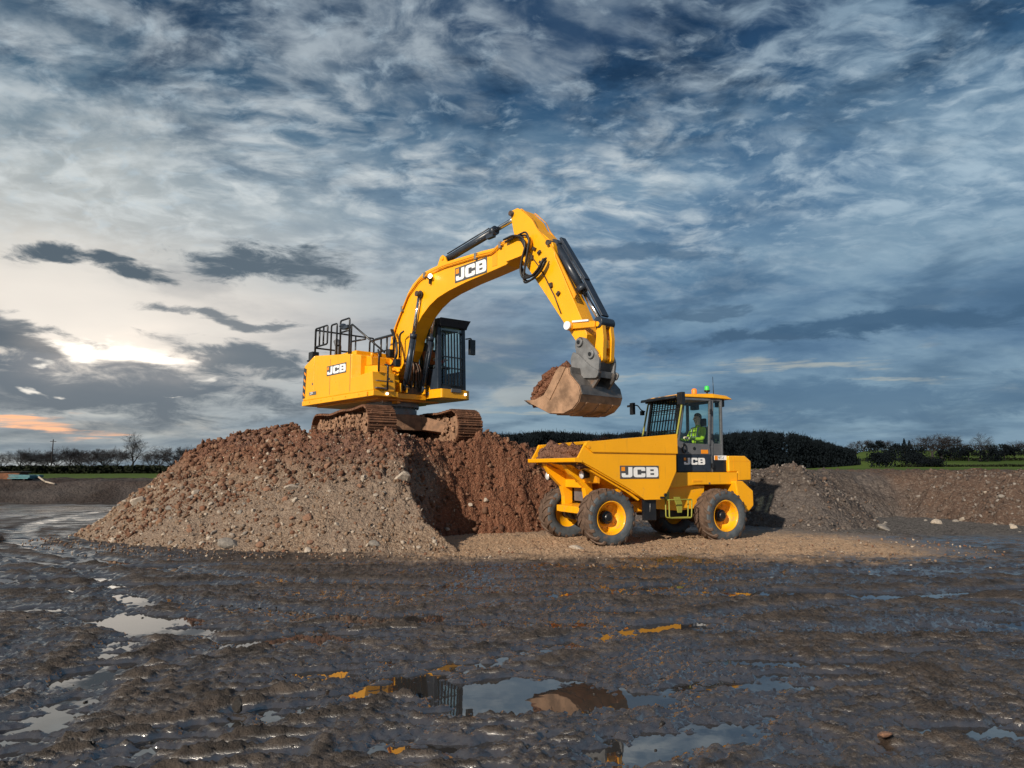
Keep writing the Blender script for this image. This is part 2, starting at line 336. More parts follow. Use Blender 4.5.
def field_mat():
    m, t, p = new_mat('winter_pasture')
    P, _ = pos_nodes(t)
    n = t.noise(P, .02, 5, .6); f = t.noise(P, .8, 6, .7)
    c = t.mix(t.mr(n, .35, .65), (.045, .080, .012), (.080, .125, .018))
    c = t.mix(t.mr(f, .4, .75, 0, .5), c, (.075, .085, .025))
    t.put(p.inputs['Base Color'], c); p.inputs['Roughness'].default_value = .95; p.inputs['Specular IOR Level'].default_value = .1
    return m
M['field'] = field_mat()
M['twig'] = simple('winter_twigs', (.042, .038, .040), .9, var=.3, scale=.4)
M['twig_dark'] = simple('dark_evergreen_mass', (.0085, .0120, .0150), 1.0, var=.25, scale=.15)
M['hedge'] = simple('bramble_hedge', (.018, .022, .014), .95, var=.5, scale=.3)
for k_ in ('twig', 'twig_dark', 'hedge'): M[k_].node_tree.nodes['Principled BSDF'].inputs['Specular IOR Level'].default_value = 0.02
M['rock_a'] = simple('pale_stone', (.40, .34, .28), .85, var=.35, scale=5, bump=.4, bscale=25)
M['rock_b'] = simple('grey_stone', (.24, .215, .19), .85, var=.35, scale=5, bump=.4, bscale=25)
M['rock_c'] = simple('red_brown_stone', (.25, .135, .085), .85, var=.4, scale=5, bump=.4, bscale=25)
M['rubble'] = None
def rubble_mat(name, cols):
    m, t, p = new_mat(name)
    g = t.node('ShaderNodeNewGeometry'); rnd = g.outputs['Random Per Island']
    c = t.ramp(rnd, [(i / (len(cols)), cc) for i, cc in enumerate(cols)], 'CONSTANT')
    c = t.mix(t.mr(t.noise(g.outputs['Position'], 22, 5, .6), .3, .7, 0, .45), c, (.10, .065, .045))
    t.put(p.inputs['Base Color'], c); p.inputs['Roughness'].default_value = .88; p.inputs['Specular IOR Level'].default_value = .25
    return m
M['rubble'] = rubble_mat('mixed_rubble', [(.20, .128, .083), (.25, .168, .112), (.15, .09, .058), (.44, .37, .30), (.18, .085, .052), (.24, .17, .12), (.19, .155, .13)])
M['rubble_grey'] = rubble_mat('grey_rubble', [(.115, .096, .086), (.165, .142, .128), (.08, .066, .06), (.26, .235, .215), (.14, .092, .068), (.14, .122, .112)])
M['clods'] = rubble_mat('clay_clods', [(.12, .052, .030), (.18, .085, .050), (.095, .042, .026), (.24, .135, .085), (.15, .075, .046)])
M['mudclod'] = simple('wet_mud_clod', (.028, .024, .022), .45, var=.4, scale=14, bump=.6, bscale=60)

# ------------------------------------------------------------------ helpers
def link(name, me, mat, parent=None, loc=None, rot=None):
    o = bpy.data.objects.new(name, me); COL.objects.link(o)
    for mm in (mat if isinstance(mat, (list, tuple)) else [mat]):
        me.materials.append(mm)
    if parent is not None: o.parent = parent
    if loc is not None: o.location = loc
    if rot is not None: o.rotation_euler = rot
    return o

def tag(o, label=None, cat=None, group=None, kind=None):
    if label: o['label'] = label
    if cat: o['category'] = cat
    if group: o['group'] = group
    if kind: o['kind'] = kind
    return o

def empty(name, loc=(0, 0, 0), rz=0.0):
    o = bpy.data.objects.new(name, None); COL.objects.link(o); o.location = loc; o.rotation_euler = (0, 0, rz); o.empty_display_size = .2
    return o

def copy_tree(o, parent=None):
    c = o.copy(); COL.objects.link(c)
    if parent is not None: c.parent = parent
    for ch in [q for q in bpy.data.objects if q.parent == o]: copy_tree(ch, c)
    return c

class MB:
    """collects shapes into one mesh"""
    def __init__(s): s.v = []; s.f = []; s.mi = []; s.sm = []; s.cur = 0; s.smooth = False
    def add(s, vs_, fs, smooth=None):
        b = len(s.v); s.v += [tuple(q) for q in vs_]
        for f in fs: s.f.append(tuple(i + b for i in f)); s.mi.append(s.cur); s.sm.append(s.smooth if smooth is None else smooth)
        return s
    def box(s, c, sz, rot=None):
        hx, hy, hz = sz[0] / 2, sz[1] / 2, sz[2] / 2
        P = [Vector((a * hx, b * hy, d * hz)) for a in (-1, 1) for b in (-1, 1) for d in (-1, 1)]
        if rot is not None:
            E_ = rot if isinstance(rot, Matrix) else Euler(rot).to_matrix()
            P = [E_ @ p for p in P]
        P = [p + Vector(c) for p in P]
        return s.add(P, [(0, 1, 3, 2), (4, 6, 7, 5), (0, 4, 5, 1), (2, 3, 7, 6), (0, 2, 6, 4), (1, 5, 7, 3)], False)
    def bar(s, a, b, w, h, up=(0, 0, 1)):
        a, b = Vector(a), Vector(b); d = (b - a); L = d.length; d.normalize()
        up = Vector(up); sx = d.cross(up)
        if sx.length < 1e-4: sx = d.cross(Vector((1, 0, 0)))
        sx.normalize(); sz = sx.cross(d)
        Mx = Matrix((d, sx, sz)).transposed()
        return s.box((a + b) / 2, (L, w, h), Mx)
    def prism(s, poly, y0, y1, axis='y'):
        """poly of (a, b) extruded along axis"""
        n = len(poly)
        def P(a, b, t): return {'y': (a, t, b), 'x': (t, a, b), 'z': (a, b, t)}[axis]
        V = [P(a, b, y0) for a, b in poly] + [P(a, b, y1) for a, b in poly]
        tri = tessellate_polygon([[Vector((a, b, 0)) for a, b in poly]])
        F = [(i, (i + 1) % n, (i + 1) % n + n, i + n) for i in range(n)]
        b0 = len(s.v)
        F += [tuple(t) for t in tri] + [tuple(i + n for i in reversed(t)) for t in tri]
        return s.add(V, F, False)
    def loft(s, polyA, polyB):
        n = len(polyA)
        V = list(polyA) + list(polyB)
        return s.add(V, [(i, (i + 1) % n, (i + 1) % n + n, i + n) for i in range(n)] + [tuple(range(n - 1, -1, -1)), tuple(range(n, 2 * n))], False)
    def cyl(s, a, b, r0, r1=None, n=16, cap=True):
        r1 = r0 if r1 is None else r1
        a, b = Vector(a), Vector(b); d = (b - a).normalized(); u = d.orthogonal().normalized(); w = d.cross(u)
        V = []
        for p, r in ((a, r0), (b, r1)):
            for i in range(n):
                t = 2 * math.pi * i / n; V.append(p + (u * math.cos(t) + w * math.sin(t)) * r)
        s.add(V, [(i, (i + 1) % n, (i + 1) % n + n, i + n) for i in range(n)], True)
        if cap: s.add(V, [tuple(range(n - 1, -1, -1)), tuple(range(n, 2 * n))], False)
        return s
    def tube(s, pts, r, n=8, closed=False):
        P = [Vector(p) for p in pts]; m = len(P); V = []
        prev = None
        for i, p in enumerate(P):
            if closed: d = P[(i + 1) % m] - P[i - 1]
            else: d = P[min(i + 1, m - 1)] - P[max(i - 1, 0)]
            d.normalize()
            u = d.orthogonal().normalized() if prev is None else (prev - d * prev.dot(d)).normalized()
            prev = u; w = d.cross(u); rr = r[i] if isinstance(r, (list, tuple)) else r
            V += [p + (u * math.cos(2 * math.pi * k / n) + w * math.sin(2 * math.pi * k / n)) * rr for k in range(n)]
        F = []
        for i in range(m if closed else m - 1):
            j = (i + 1) % m
            F += [(i * n + k, i * n + (k + 1) % n, j * n + (k + 1) % n, j * n + k) for k in range(n)]
        s.add(V, F, True)
        if not closed: s.add(V, [tuple(range(n - 1, -1, -1)), tuple(range((m - 1) * n, m * n))], False)
        return s
    def lathe(s, prof, c=(0, 0, 0), axis='y', n=40, smooth=True, closed=False):
        """prof of (radius, along)"""
        m = len(prof); V = []
        for r, a in prof:
            for k in range(n):
                t = 2 * math.pi * k / n; p = {'y': (r * math.cos(t), a, r * math.sin(t)), 'z': (r * math.cos(t), r * math.sin(t), a), 'x': (a, r * math.cos(t), r * math.sin(t))}[axis]
                V.append((p[0] + c[0], p[1] + c[1], p[2] + c[2]))
        F = []
        for i in range(m if closed else m - 1):
            j = (i + 1) % m
            F += [(i * n + k, i * n + (k + 1) % n, j * n + (k + 1) % n, j * n + k) for k in range(n)]
        return s.add(V, F, smooth)
    def clod(s, c, r, rs, sq=(1, 1, 1)):
        if not hasattr(MB, '_ico'):
            bm = bmesh.new(); bmesh.ops.create_icosphere(bm, subdivisions=1, radius=1.0); MB._ico = ([v.co.copy() for v in bm.verts], [tuple(v.index for v in f.verts) for f in bm.faces]); bm.free()
        V, F = MB._ico; e = Euler((rs.uniform(0, 6), rs.uniform(0, 6), rs.uniform(0, 6)))
        P = []
        for v in V:
            q = v * (r * rs.uniform(.6, 1.3)); q.rotate(e); P.append((c[0] + q.x * sq[0], c[1] + q.y * sq[1], c[2] + q.z * sq[2]))
        return s.add(P, F, False)
    def sphere(s, c, r, n=12, sq=(1, 1, 1)):
        prof = [(math.sin(math.pi * i / n), -math.cos(math.pi * i / n)) for i in range(n + 1)]
        V = []; k = n * 2
        for rr, a in prof:
            for q in range(k):
                t = 2 * math.pi * q / k; V.append((c[0] + r * sq[0] * rr * math.cos(t), c[1] + r * sq[1] * rr * math.sin(t), c[2] + r * sq[2] * a))
        return s.add(V, [(i * k + q, i * k + (q + 1) % k, (i + 1) * k + (q + 1) % k, (i + 1) * k + q) for i in range(n) for q in range(k)], True)
    def mesh(s, name):
        me = bpy.data.meshes.new(name); me.from_pydata(s.v, [], s.f)
        me.polygons.foreach_set('material_index', s.mi); me.polygons.foreach_set('use_smooth', s.sm); me.update()
        bm = bmesh.new(); bm.from_mesh(me); bmesh.ops.remove_doubles(bm, verts=bm.verts, dist=1e-5)
        bmesh.ops.recalc_face_normals(bm, faces=bm.faces); bm.to_mesh(me); bm.free()
        return me
    def build(s, name, mat, parent=None, bevel=0.0, rotz=0.0, seg=2):
        if rotz:
            c, n = math.cos(rotz), math.sin(rotz); s.v = [(x * c - y * n, x * n + y * c, z) for x, y, z in s.v]
        o = link(name, s.mesh(name), mat, parent)
        if bevel:
            b = o.modifiers.new('edge', 'BEVEL'); b.width = bevel; b.segments = seg; b.limit_method = 'ANGLE'; b.angle_limit = R(38)
            b.harden_normals = False
        return o

def arc(pts, r=.05, n=5):
    """round the corners of a polyline (open)"""
    out = [Vector(pts[0])]
    for a, b, c in zip(pts, pts[1:], pts[2:]):
        a, b, c = Vector(a), Vector(b), Vector(c); d1 = (a - b); d2 = (c - b)
        rr = min(r, d1.length * .45, d2.length * .45); p = b + d1.normalized() * rr; q = b + d2.normalized() * rr
        for i in range(n + 1):
            t = i / n; out.append(p * (1 - t) ** 2 + b * 2 * t * (1 - t) + q * t * t)
    out.append(Vector(pts[-1])); return out

def rounded(poly, r, n=4):
    out = []
    m = len(poly)
    for i in range(m):
        a, b, c = (Vector((*poly[k % m], 0)) for k in (i - 1, i, i + 1)); d1 = a - b; d2 = c - b
        rr = min(r if not isinstance(r, dict) else r.get(i, 0), d1.length * .45, d2.length * .45)
        if rr < 1e-4: out.append((b.x, b.y)); continue
        p = b + d1.normalized() * rr; q = b + d2.normalized() * rr
        for k in range(n + 1):
            t = k / n; w = p * (1 - t) ** 2 + b * 2 * t * (1 - t) + q * t * t; out.append((w.x, w.y))
    return out

# block capitals for the maker's plate
GL = {
    'J': (1.00, [rounded([(.62, 1), (1.0, 1), (1.0, 0), (0, 0), (0, .40), (.36, .40), (.36, .24), (.62, .24)], {2: .26, 3: .24, 6: .05, 7: .05})]),
    'C': (1.12, [rounded([(0, 0), (1.12, 0), (1.12, .38), (.74, .38), (.74, .25), (.38, .25), (.38, .75), (.74, .75), (.74, .62), (1.12, .62), (1.12, 1), (0, 1)], {0: .28, 1: .22, 10: .22, 11: .28})]),
    'B': (1.14, [rounded([(0, 0), (1.14, 0), (1.14, .5), (1.10, 1), (0, 1)], {1: .24, 3: .24}), [(.38, .22), (.38, .40), (.74, .40), (.74, .22)], [(.38, .60), (.38, .78), (.71, .78), (.71, .60)]]),
}
def maker_plate(parent, o, u, v, w, h, name='maker_plate', plate=True, mat=None):
    """dark plate w x h with the three white block capitals and a small orange square; o lower-left corner, u along, v up"""
    o, u, v = Vector(o), Vector(u).normalized(), Vector(v).normalized(); n = u.cross(v).normalized()
    P = lambda a, b, d: o + u * a + v * b + n * d
    base = parent
    if plate:
        mb = MB(); mb.loft([P(0, 0, -.01), P(w, 0, -.01), P(w, h, -.01), P(0, h, -.01)], [P(0, 0, .008), P(w, 0, .008), P(w, h, .008), P(0, h, .008)])
        base = mb.build(name, mat or M['decal'], parent, .004)
    mb = MB(); H_ = h * .78; tot = 3.26 + .18; sx = (w * .95) / (tot * H_); x = w * .035; y0 = h * .11
    for ch in 'JCB':
        adv, loops = GL[ch]
        L = [[Vector((a * sx, b, 0)) for a, b in lp] for lp in loops]
        tri = tessellate_polygon(L); flat = [p for lp in L for p in lp]
        mb.add([P(x + p.x * H_, y0 + p.y * H_, .0105) for p in flat], [tuple(t) for t in tri], False)
        x += (adv + .09) * sx * H_
    lo = mb.build(name if not plate else 'lettering', M['white'], base)
    mb = MB(); s_ = H_ * .40
    a0 = w * .03; b0 = y0 + H_ * .62
    mb.add([P(a0, b0, .0105), P(a0 + s_ * 1.05, b0, .0105), P(a0 + s_ * 1.05, b0 + s_, .0105), P(a0, b0 + s_, .0105)], [(0, 1, 2, 3)], False)
    mb.build('orange_square', M['orange_mark'], base)
    return base

def lettering(parent, text, o, u, v, h, mat, name='lettering', bold=.02):
    cu = bpy.data.curves.new('t', 'FONT'); cu.body = text; cu.size = h * 1.4; cu.offset = bold * h
    ob = bpy.data.objects.new('t', cu); COL.objects.link(ob)
    bpy.context.view_layer.update()
    me = bpy.data.meshes.new_from_object(ob.evaluated_get(bpy.context.evaluated_depsgraph_get()))
    bpy.data.objects.remove(ob); me.name = name
    u, v = Vector(u).normalized(), Vector(v).normalized(); n = u.cross(v)
    Mx = Matrix((u, v, n)).transposed().to_4x4(); Mx.translation = Vector(o); me.transform(Mx); me.materials.clear()
    return link(name, me, mat, parent)

# ---- noise on arrays
_rs = np.random.RandomState(11); _PERM = _rs.permutation(4096).astype(np.int64)
_G = _rs.uniform(-1, 1, (4096, 2)); _G /= np.linalg.norm(_G, axis=1, keepdims=True)
def perlin(x, y, seed=0):
    xi = np.floor(x).astype(np.int64); yi = np.floor(y).astype(np.int64); xf = x - xi; yf = y - yi
    def g(i, j, a, b):
        h = _PERM[(_PERM[(xi + i + seed * 131) & 4095] + yi + j) & 4095]; q = _G[h]; return q[..., 0] * a + q[..., 1] * b
    u = xf * xf * xf * (xf * (xf * 6 - 15) + 10); w = yf * yf * yf * (yf * (yf * 6 - 15) + 10)
    a = g(0, 0, xf, yf); b = g(1, 0, xf - 1, yf); c = g(0, 1, xf, yf - 1); d = g(1, 1, xf - 1, yf - 1)
    return ((a + (b - a) * u) + ((c + (d - c) * u) - (a + (b - a) * u)) * w) * 1.5
def fbm(x, y, oct=5, gain=.5, seed=0, kind='n'):
    t = np.zeros_like(x); a = 1.0; f = 1.0; tot = 0
    for k in range(oct):
        n = perlin(x * f + 17.3 * k, y * f - 9.1 * k, seed + k)
        if kind == 'b': n = 1 - 2 * np.abs(n)          # ridged
        elif kind == 'c': n = 2 * np.abs(n) - .5       # billowy clods
        t += n * a; tot += a; a *= gain; f *= 2.03
    return t / tot
def lumps(x, y, cell, seed=0, dens=.6):
    """rounded lumps scattered on a jittered lattice, 0..1"""
    x = x / cell; y = y / cell; xi = np.floor(x).astype(np.int64); yi = np.floor(y).astype(np.int64); out = np.zeros_like(x)
    for i in (-1, 0, 1):
        for j in (-1, 0, 1):
            h = _PERM[(_PERM[(xi + i + seed * 77) & 4095] + yi + j) & 4095]
            px = xi + i + .5 + _G[h][..., 0] * .42; py = yi + j + .5 + _G[h][..., 1] * .42
            r = .25 + .45 * ((h * 37 % 101) / 101.0); on = ((h * 53 % 103) / 103.0) < dens
            d = np.hypot(x - px, y - py) / r
            out = np.maximum(out, np.where(on, np.sqrt(np.clip(1 - d * d, 0, 1)) * r, 0))
    return out
def sstep(a, b, x):
    t = np.clip((x - a) / (b - a), 0, 1); return t * t * (3 - 2 * t)
def poly_dist(X, Y, poly):
    """signed distance, positive inside"""
    d = np.full(X.shape, 1e9); ins = np.zeros(X.shape, bool); n = len(poly)
    for i in range(n):
        ax_, ay_ = poly[i]; bx, by = poly[(i + 1) % n]; ex, ey = bx - ax_, by - ay_
        t = np.clip(((X - ax_) * ex + (Y - ay_) * ey) / (ex * ex + ey * ey), 0, 1)
        d = np.minimum(d, np.hypot(X - ax_ - t * ex, Y - ay_ - t * ey))
        c = ((ay_ > Y) != (by > Y)) & (X < (bx - ax_) * (Y - ay_) / (by - ay_ + 1e-12) + ax_); ins ^= c
    return np.where(ins, d, -d)
def spline_axis(stops):
    """[(pos, step)...] -> coordinates whose spacing runs between the given steps"""
    out = [stops[0][0]]
    while out[-1] < stops[-1][0]:
        p = out[-1]
        for (a, sa), (b, sb) in zip(stops, stops[1:]):
            if a <= p < b or (b == stops[-1][0]): st = sa + (sb - sa) * min(1, max(0, (p - a) / (b - a))); 
            if a <= p < b: break
        out.append(p + st)
    return np.array(out)
def grid(name, xs, ys, fn, mat, smooth=True, keep=None, disp=None):
    X, Y = np.meshgrid(xs, ys); Z = fn(X, Y)
    co = np.stack([X, Y, Z], -1)
    if disp is not None: co = co + disp(X, Y, Z)
    ny, nx = X.shape; idx = np.arange(nx * ny).reshape(ny, nx)
    q = np.stack([idx[:-1, :-1], idx[:-1, 1:], idx[1:, 1:], idx[1:, :-1]], -1).reshape(-1, 4)
    co = co.reshape(-1, 3)
    if keep is not None:
        kp = keep(X, Y, Z).reshape(-1); q = q[kp[q].any(1)]
        used = np.zeros(len(co), bool); used[q.reshape(-1)] = True; mp = np.cumsum(used) - 1; co = co[used]; q = mp[q]
    me = bpy.data.meshes.new(name); me.vertices.add(len(co)); me.vertices.foreach_set('co', co.astype(np.float32).ravel())
    me.loops.add(q.size); me.loops.foreach_set('vertex_index', q.astype(np.int32).ravel())
    me.polygons.add(len(q)); me.polygons.foreach_set('loop_start', np.arange(0, q.size, 4, dtype=np.int32)); me.polygons.foreach_set('loop_total', np.full(len(q), 4, np.int32))
    me.polygons.foreach_set('use_smooth', np.full(len(q), smooth, bool)); me.update(calc_edges=True); me.validate()
    return link(name, me, mat)
def bulk_mesh(name, V, F):
    """V (n,3), F (m,k) arrays"""
    me = bpy.data.meshes.new(name); V = np.asarray(V, np.float32); F = np.asarray(F, np.int32); k = F.shape[1]
    me.vertices.add(len(V)); me.vertices.foreach_set('co', V.ravel()); me.loops.add(F.size); me.loops.foreach_set('vertex_index', F.ravel())
    me.polygons.add(len(F)); me.polygons.foreach_set('loop_start', np.arange(0, F.size, k, dtype=np.int32)); me.polygons.foreach_set('loop_total', np.full(len(F), k, np.int32))
    me.update(calc_edges=True); me.validate(); return me

# ------------------------------------------------------------------ ground, water, fields
PUDDLES = [(-3.72, 7.17, .50, .20, .13), (-3.10, 6.75, .34, .12, .10), (-.02, 4.97, .36, .20, .16), (-.22, 4.72, .16, .14, .10), (.34, 4.80, .26, .14, .14), (.86, 4.80, .22, .10, .07),
           (.62, 3.92, .24, .08, .10), (.98, 4.12, .30, .07, .10), (1.25, 4.32, .2, .06, .07), (2.05, 5.68, .34, .07, .10), (2.65, 5.62, .26, .05, .08), (3.2, 5.97, .28, .05, .08), (2.3, 5.35, .35, .05, .05),
           (2.85, 4.2, .26, .07, .10), (2.55, 4.28, .3, .05, .07), (5.36, 10.94, .75, .10, .07), (6.6, 10.3, .6, .12, .06), (1.8, 5.1, .4, .08, .05), (-5.4, 7.7, .5, .12, .06), (-6.6, 9.8, .8, .14, .06), (3.9, 8.6, .8, .08, .045), (4.6, 7.2, .8, .08, .04), (-6.9, 11.5, .9, .15, .05),
           (-2.1, 6.35, .55, .10, .085), (-1.35, 6.5, .5, .07, .075), (-1.6, 7.2, .6, .08, .06), (-.9, 5.7, .35, .10, .07), (-.62, 5.0, .3, .08, .075), (-1.35, 5.35, .35, .16, .05), (-.55, 4.0, .25, .08, .07), (.6, 9.8, 1.0, .10, .05), (1.9, 10.7, .9, .09, .055), (-.9, 8.6, .8, .10, .05), (1.05, 7.6, .5, .08, .05)]
GBIAS = 0.03
def ground_h(X, Y):
    wx = X + .25 * fbm(X * .8, Y * .8, 3, seed=40); wy = Y + .25 * fbm(X * .8 + 30, Y * .8, 3, seed=43)
    Z = GBIAS + .024 * fbm(X * .45, Y * .45, 3, seed=1) + .016 * fbm(wx * 1.5, wy * 2.0, 3, .5, seed=4) + .060 * fbm(wx * 5.5, wy * 6.5, 6, .72, seed=6) + .026 * (fbm(wx * 3.2, wy * 5.6, 5, .60, seed=9, kind='b') - .5) * .7 + .016 * fbm(wx * 1.2, wy * 4.5, 3, .6, seed=29)
    rough = sstep(-.35, .45, fbm(X * .5 + 8, Y * .6 + 3, 3, seed=60))
    Z += (.024 + .030 * rough) * (fbm(wx * 7, wy * 13, 4, .62, seed=3, kind='b') - .5) + .010 * rough * fbm(X * 26, Y * 30, 2, .6, seed=5)
    # prints of crawler tracks, left foreground, and older passes
    for (cx, w, sl, y0, y1, pitch, amp, ph) in ((-1.55, .62, .10, 3.0, 7.6, .20, .026, 0), (-2.9, .5, -.16, 3.6, 8.2, .20, .022, 1.0), (-.35, .5, .12, 3.4, 6.6, .20, .020, 2.2), (2.2, .6, .35, 3.4, 7.0, .21, .010, 2.0), (.2, .5, -.5, 6.2, 9.5, .21, .010, .4)):
        c = X - cx - sl * (Y - 5.0) - .12 * fbm(X * .7, Y * .7, 2, seed=71)
        msk = sstep(w, w * .82, np.abs(c)) * sstep(y0, y0 + .4, Y) * sstep(y1, y1 - 1.2, Y) * sstep(-.25, .35, fbm(X * 1.4, Y * 1.4, 4, seed=81) + .10)
        s = np.sin(2 * math.pi * (Y - .22 * X + .05 * fbm(X * 2.2, Y * 2.2, 3, seed=33)) / pitch + ph)
        Z += msk * (amp * np.sign(s) * np.abs(s) ** .7 - .008)
    # wheel ruts: arcs across the floor
    for (cx, cy, rad, wd, dep) in ((-2, -14, 23.4, .22, .030), (-2, -14, 25.2, .22, .028), (9.5, -6, 15.2, .20, .030), (9.5, -6, 17.0, .20, .026), (-14, 2, 9.6, .22, .030), (-14, 2, 11.4, .22, .028), (3, 26, 17.4, .25, .028), (3, 26, 19.2, .25, .024)):
        d = np.hypot(X - cx, Y - cy) - rad + .08 * fbm(X * .8, Y * .8, 2, seed=90)
        dep = dep * 1.35
        Z += np.exp(-(d / wd) ** 2) * (-dep + .014 * np.sin(2 * math.pi * np.arctan2(Y - cy, X - cx) * rad / .24 + 3 * np.abs(d) / wd)) + np.exp(-((np.abs(d) - wd * 1.5) / (wd * .5)) ** 2) * dep * .55
    wob = 1 + .95 * fbm(X * 3.0, Y * 4.4, 5, .65, seed=55)
    for (px, py, a, b, dep) in PUDDLES:
        q = ((X - px) / (a * 1.35)) ** 2 + ((Y - py) / (b * 1.5)) ** 2
        Z -= (dep * .62 + .018) * np.exp(-(q * wob) ** 1.3)
    Z = Z - .5 * np.minimum(Z - .012, 0) * 0
    near_dry = sstep(-4.0, -1.0, X) * sstep(10, 6.5, X) * sstep(11.4, 12.4, Y) * sstep(19, 16, Y)
    Z = np.where(Z < .02, Z + near_dry * .035, Z)
    Z *= 1 - sstep(20, 40, Y) * .6
    return Z
_x, _y = np.meshgrid(np.linspace(-5, 5, 220), np.linspace(3, 11, 260)); GBIAS -= float(np.percentile(ground_h(_x, _y), 19))      # about a quarter of the trodden floor lies under water
xs = spline_axis([(-46, 2.5), (-15, .35), (-8, .06), (-3.6, .017), (3.6, .017), (8, .06), (15, .35), (46, 2.5)])
ys = spline_axis([(-12, 1.5), (.5, .2), (2.4, .014), (5.5, .017), (11, .045), (16, .10), (24, .35), (40, 1.0)])
tag(grid('muddy_ground', xs, ys, ground_h, M['ground']), kind='structure')
mb = MB(); mb.add([(-14, 1.2, 0.0), (14, 1.2, 0), (14, 14, 0), (-14, 14, 0)], [(0, 1, 2, 3)], False)
tag(mb.build('puddle_water', M['water']), kind='structure')

def land_h(X, Y):
    s = sstep(.42, .53, X / np.maximum(Y, 1))
    yl = np.interp(Y, [0, 30, 40, 90, 160, 300, 600, 2000], [-.4, -.4, .60, .80, .95, 1.2, 1.4, 1.5]) + .5 * sstep(-.3, .1, X / np.maximum(Y, 1)) * sstep(30, 60, Y)
    yr = np.interp(Y, [0, 22, 34, 50, 110, 150, 190, 300, 520, 900, 2500], [-.4, -.4, 1.0, 1.30, 1.55, 2.4, 3.8, 9.3, 13.0, 15, 20])
    far = Y <= 18
    return np.where(far, -.5, yl * (1 - s) + yr * s + .10 * fbm(X * .05, Y * .05, 3, seed=20) * sstep(40, 90, Y))
xs = np.concatenate([np.linspace(-1500, -160, 20), np.linspace(-150, 170, 130), np.linspace(180, 1500, 20)])
ys = np.concatenate([np.linspace(-300, 15, 8), np.linspace(18, 60, 43), np.linspace(63, 330, 90), np.linspace(350, 2400, 20)])
tag(grid('countryside', xs, ys, land_h, M['field']), kind='structure')

# ------------------------------------------------------------------ earth heaps
HEAP = [(-10.45, 17.4), (-9.95, 15.6), (-8.8, 14.5), (-7.1, 13.45), (-5.0, 12.7), (-2.6, 12.4), (-.6, 12.55), (1.0, 13.6), (2.6, 16.0), (3.4, 19.0), (2.6, 22.5), (.5, 24.5), (-4, 25.8), (-8.2, 24.6), (-10.3, 21)]
CUT = [(-.75, 11.8), (-1.05, 12.85), (-1.55, 13.4), (-1.70, 14.2), (-1.60, 15.3), (-1.10, 15.95), (.15, 16.45), (1.3, 17.15), (2.7, 18.3), (3.2, 22), (8, 22), (8, 11.8)]
def heap_h(X, Y, detail=True):
    d = poly_dist(X, Y, HEAP) + .20 * fbm(X * .7, Y * .7, 3, seed=12)
    dn = -poly_dist(X, Y, CUT) + .16 * fbm(X * 1.3, Y * 1.3, 4, seed=14)
    cutk = sstep(1.5, .5, dn)
    top = 2.24 + .20 * np.exp(-((X + 6.6) / .9) ** 2) + .12 * np.exp(-((X + .35) / .8) ** 2 - ((Y - 17.3) / .7) ** 2) - .25 * sstep(19.5, 24, Y)
    dc = np.hypot(X + 3.28, Y - 18.68); pad = sstep(2.95, 2.6, dc)
    top = (top + .24 * np.exp(-((dc - 3.02) / .34) ** 2) * sstep(18.2, 17.2, Y)) * (1 - pad) + 2.16 * pad
    h = np.minimum((.77 + .1 * sstep(-6, -9, X)) * d, 2.7 * dn)
    rr_ = .25 + .45 * cutk
    Z = np.where(h > top - rr_, top - rr_ * np.exp(-np.clip((h - top + rr_) / rr_, 0, 20)), h)
    d = np.minimum(d, dn)
    if detail:
        up = sstep(.9, 1.9, Z + .5 * fbm(X * .9, Y * .9, 3, seed=15)); cutz = sstep(1.1, .5, dn) * sstep(13.0, 14.0, Y); up = np.maximum(up, cutz)
        Z = Z + (.05 + .12 * up) * fbm(X * 1.6, Y * 1.6, 4, .5, seed=18) + (.030 + .14 * up) * fbm(X * 3.6, Y * 3.6, 5, .6, seed=23, kind='c')
        Z = Z + .06 * up * fbm(X * 2.6, Y * 2.6, 5, .7, seed=21, kind='b') + (.05 + .05 * up) * lumps(X, Y, .17, 25, .40) + .05 * fbm(X * 7, Y * 7, 3, .6, seed=27) * (.5 + up)
        Z = Z - .06
    return np.where(d > -.6, Z, -.5)
xs = np.arange(-12.2, 2.8, .036); ys = np.concatenate([np.arange(11.6, 19, .036), np.arange(19, 26.6, .09)])
heap = tag(grid('spoil_heap', xs, ys, heap_h, M['heap'], keep=lambda X, Y, Z: Z > -.30), 'tall heap of red brown clay over pale gravel carrying the excavator', 'earth heap')

BANK = [(3.6, 19.6), (5.4, 18.9), (6.6, 17.9), (7.4, 16.9), (8.6, 17.0), (9.6, 18.0), (10.4, 19.8), (11.2, 21.6), (12.2, 21.8), (12.9, 20.4), (13.2, 18.9), (14.4, 18.3), (17.5, 18.0), (34, 17.5), (46, 22), (46, 36), (2, 36), (1.5, 24)]
def bank_h(X, Y, detail=True):
    d = poly_dist(X, Y, BANK) + .35 * fbm(X * .6, Y * .6, 3, seed=112)
    top = 1.42 + .34 * np.exp(-((X - 8.2) / .8) ** 2 - ((Y - 19.4) / 1.2) ** 2) + .05 * fbm(X * .5, Y * .5, 3, seed=113)
    k = .84 - .02 * np.exp(-((X - 8.0) / 2.0) ** 2)
    h = k * d
    Z = np.where(h > top - .3, top - .3 * np.exp(-np.clip((h - top + .3) / .3, 0, 20)), h)
    if detail:
        Z = Z + .07 * fbm(X * 1.3, Y * 1.3, 4, seed=118) + .05 * fbm(X * 4, Y * 4, 4, .55, seed=123, kind='c') + .20 * lumps(X, Y, .30, 121, .5) * .6 + .25 * lumps(X, Y, .13, 125, .55) * .5 - .05
    return np.where(d > -.6, Z, -.5)
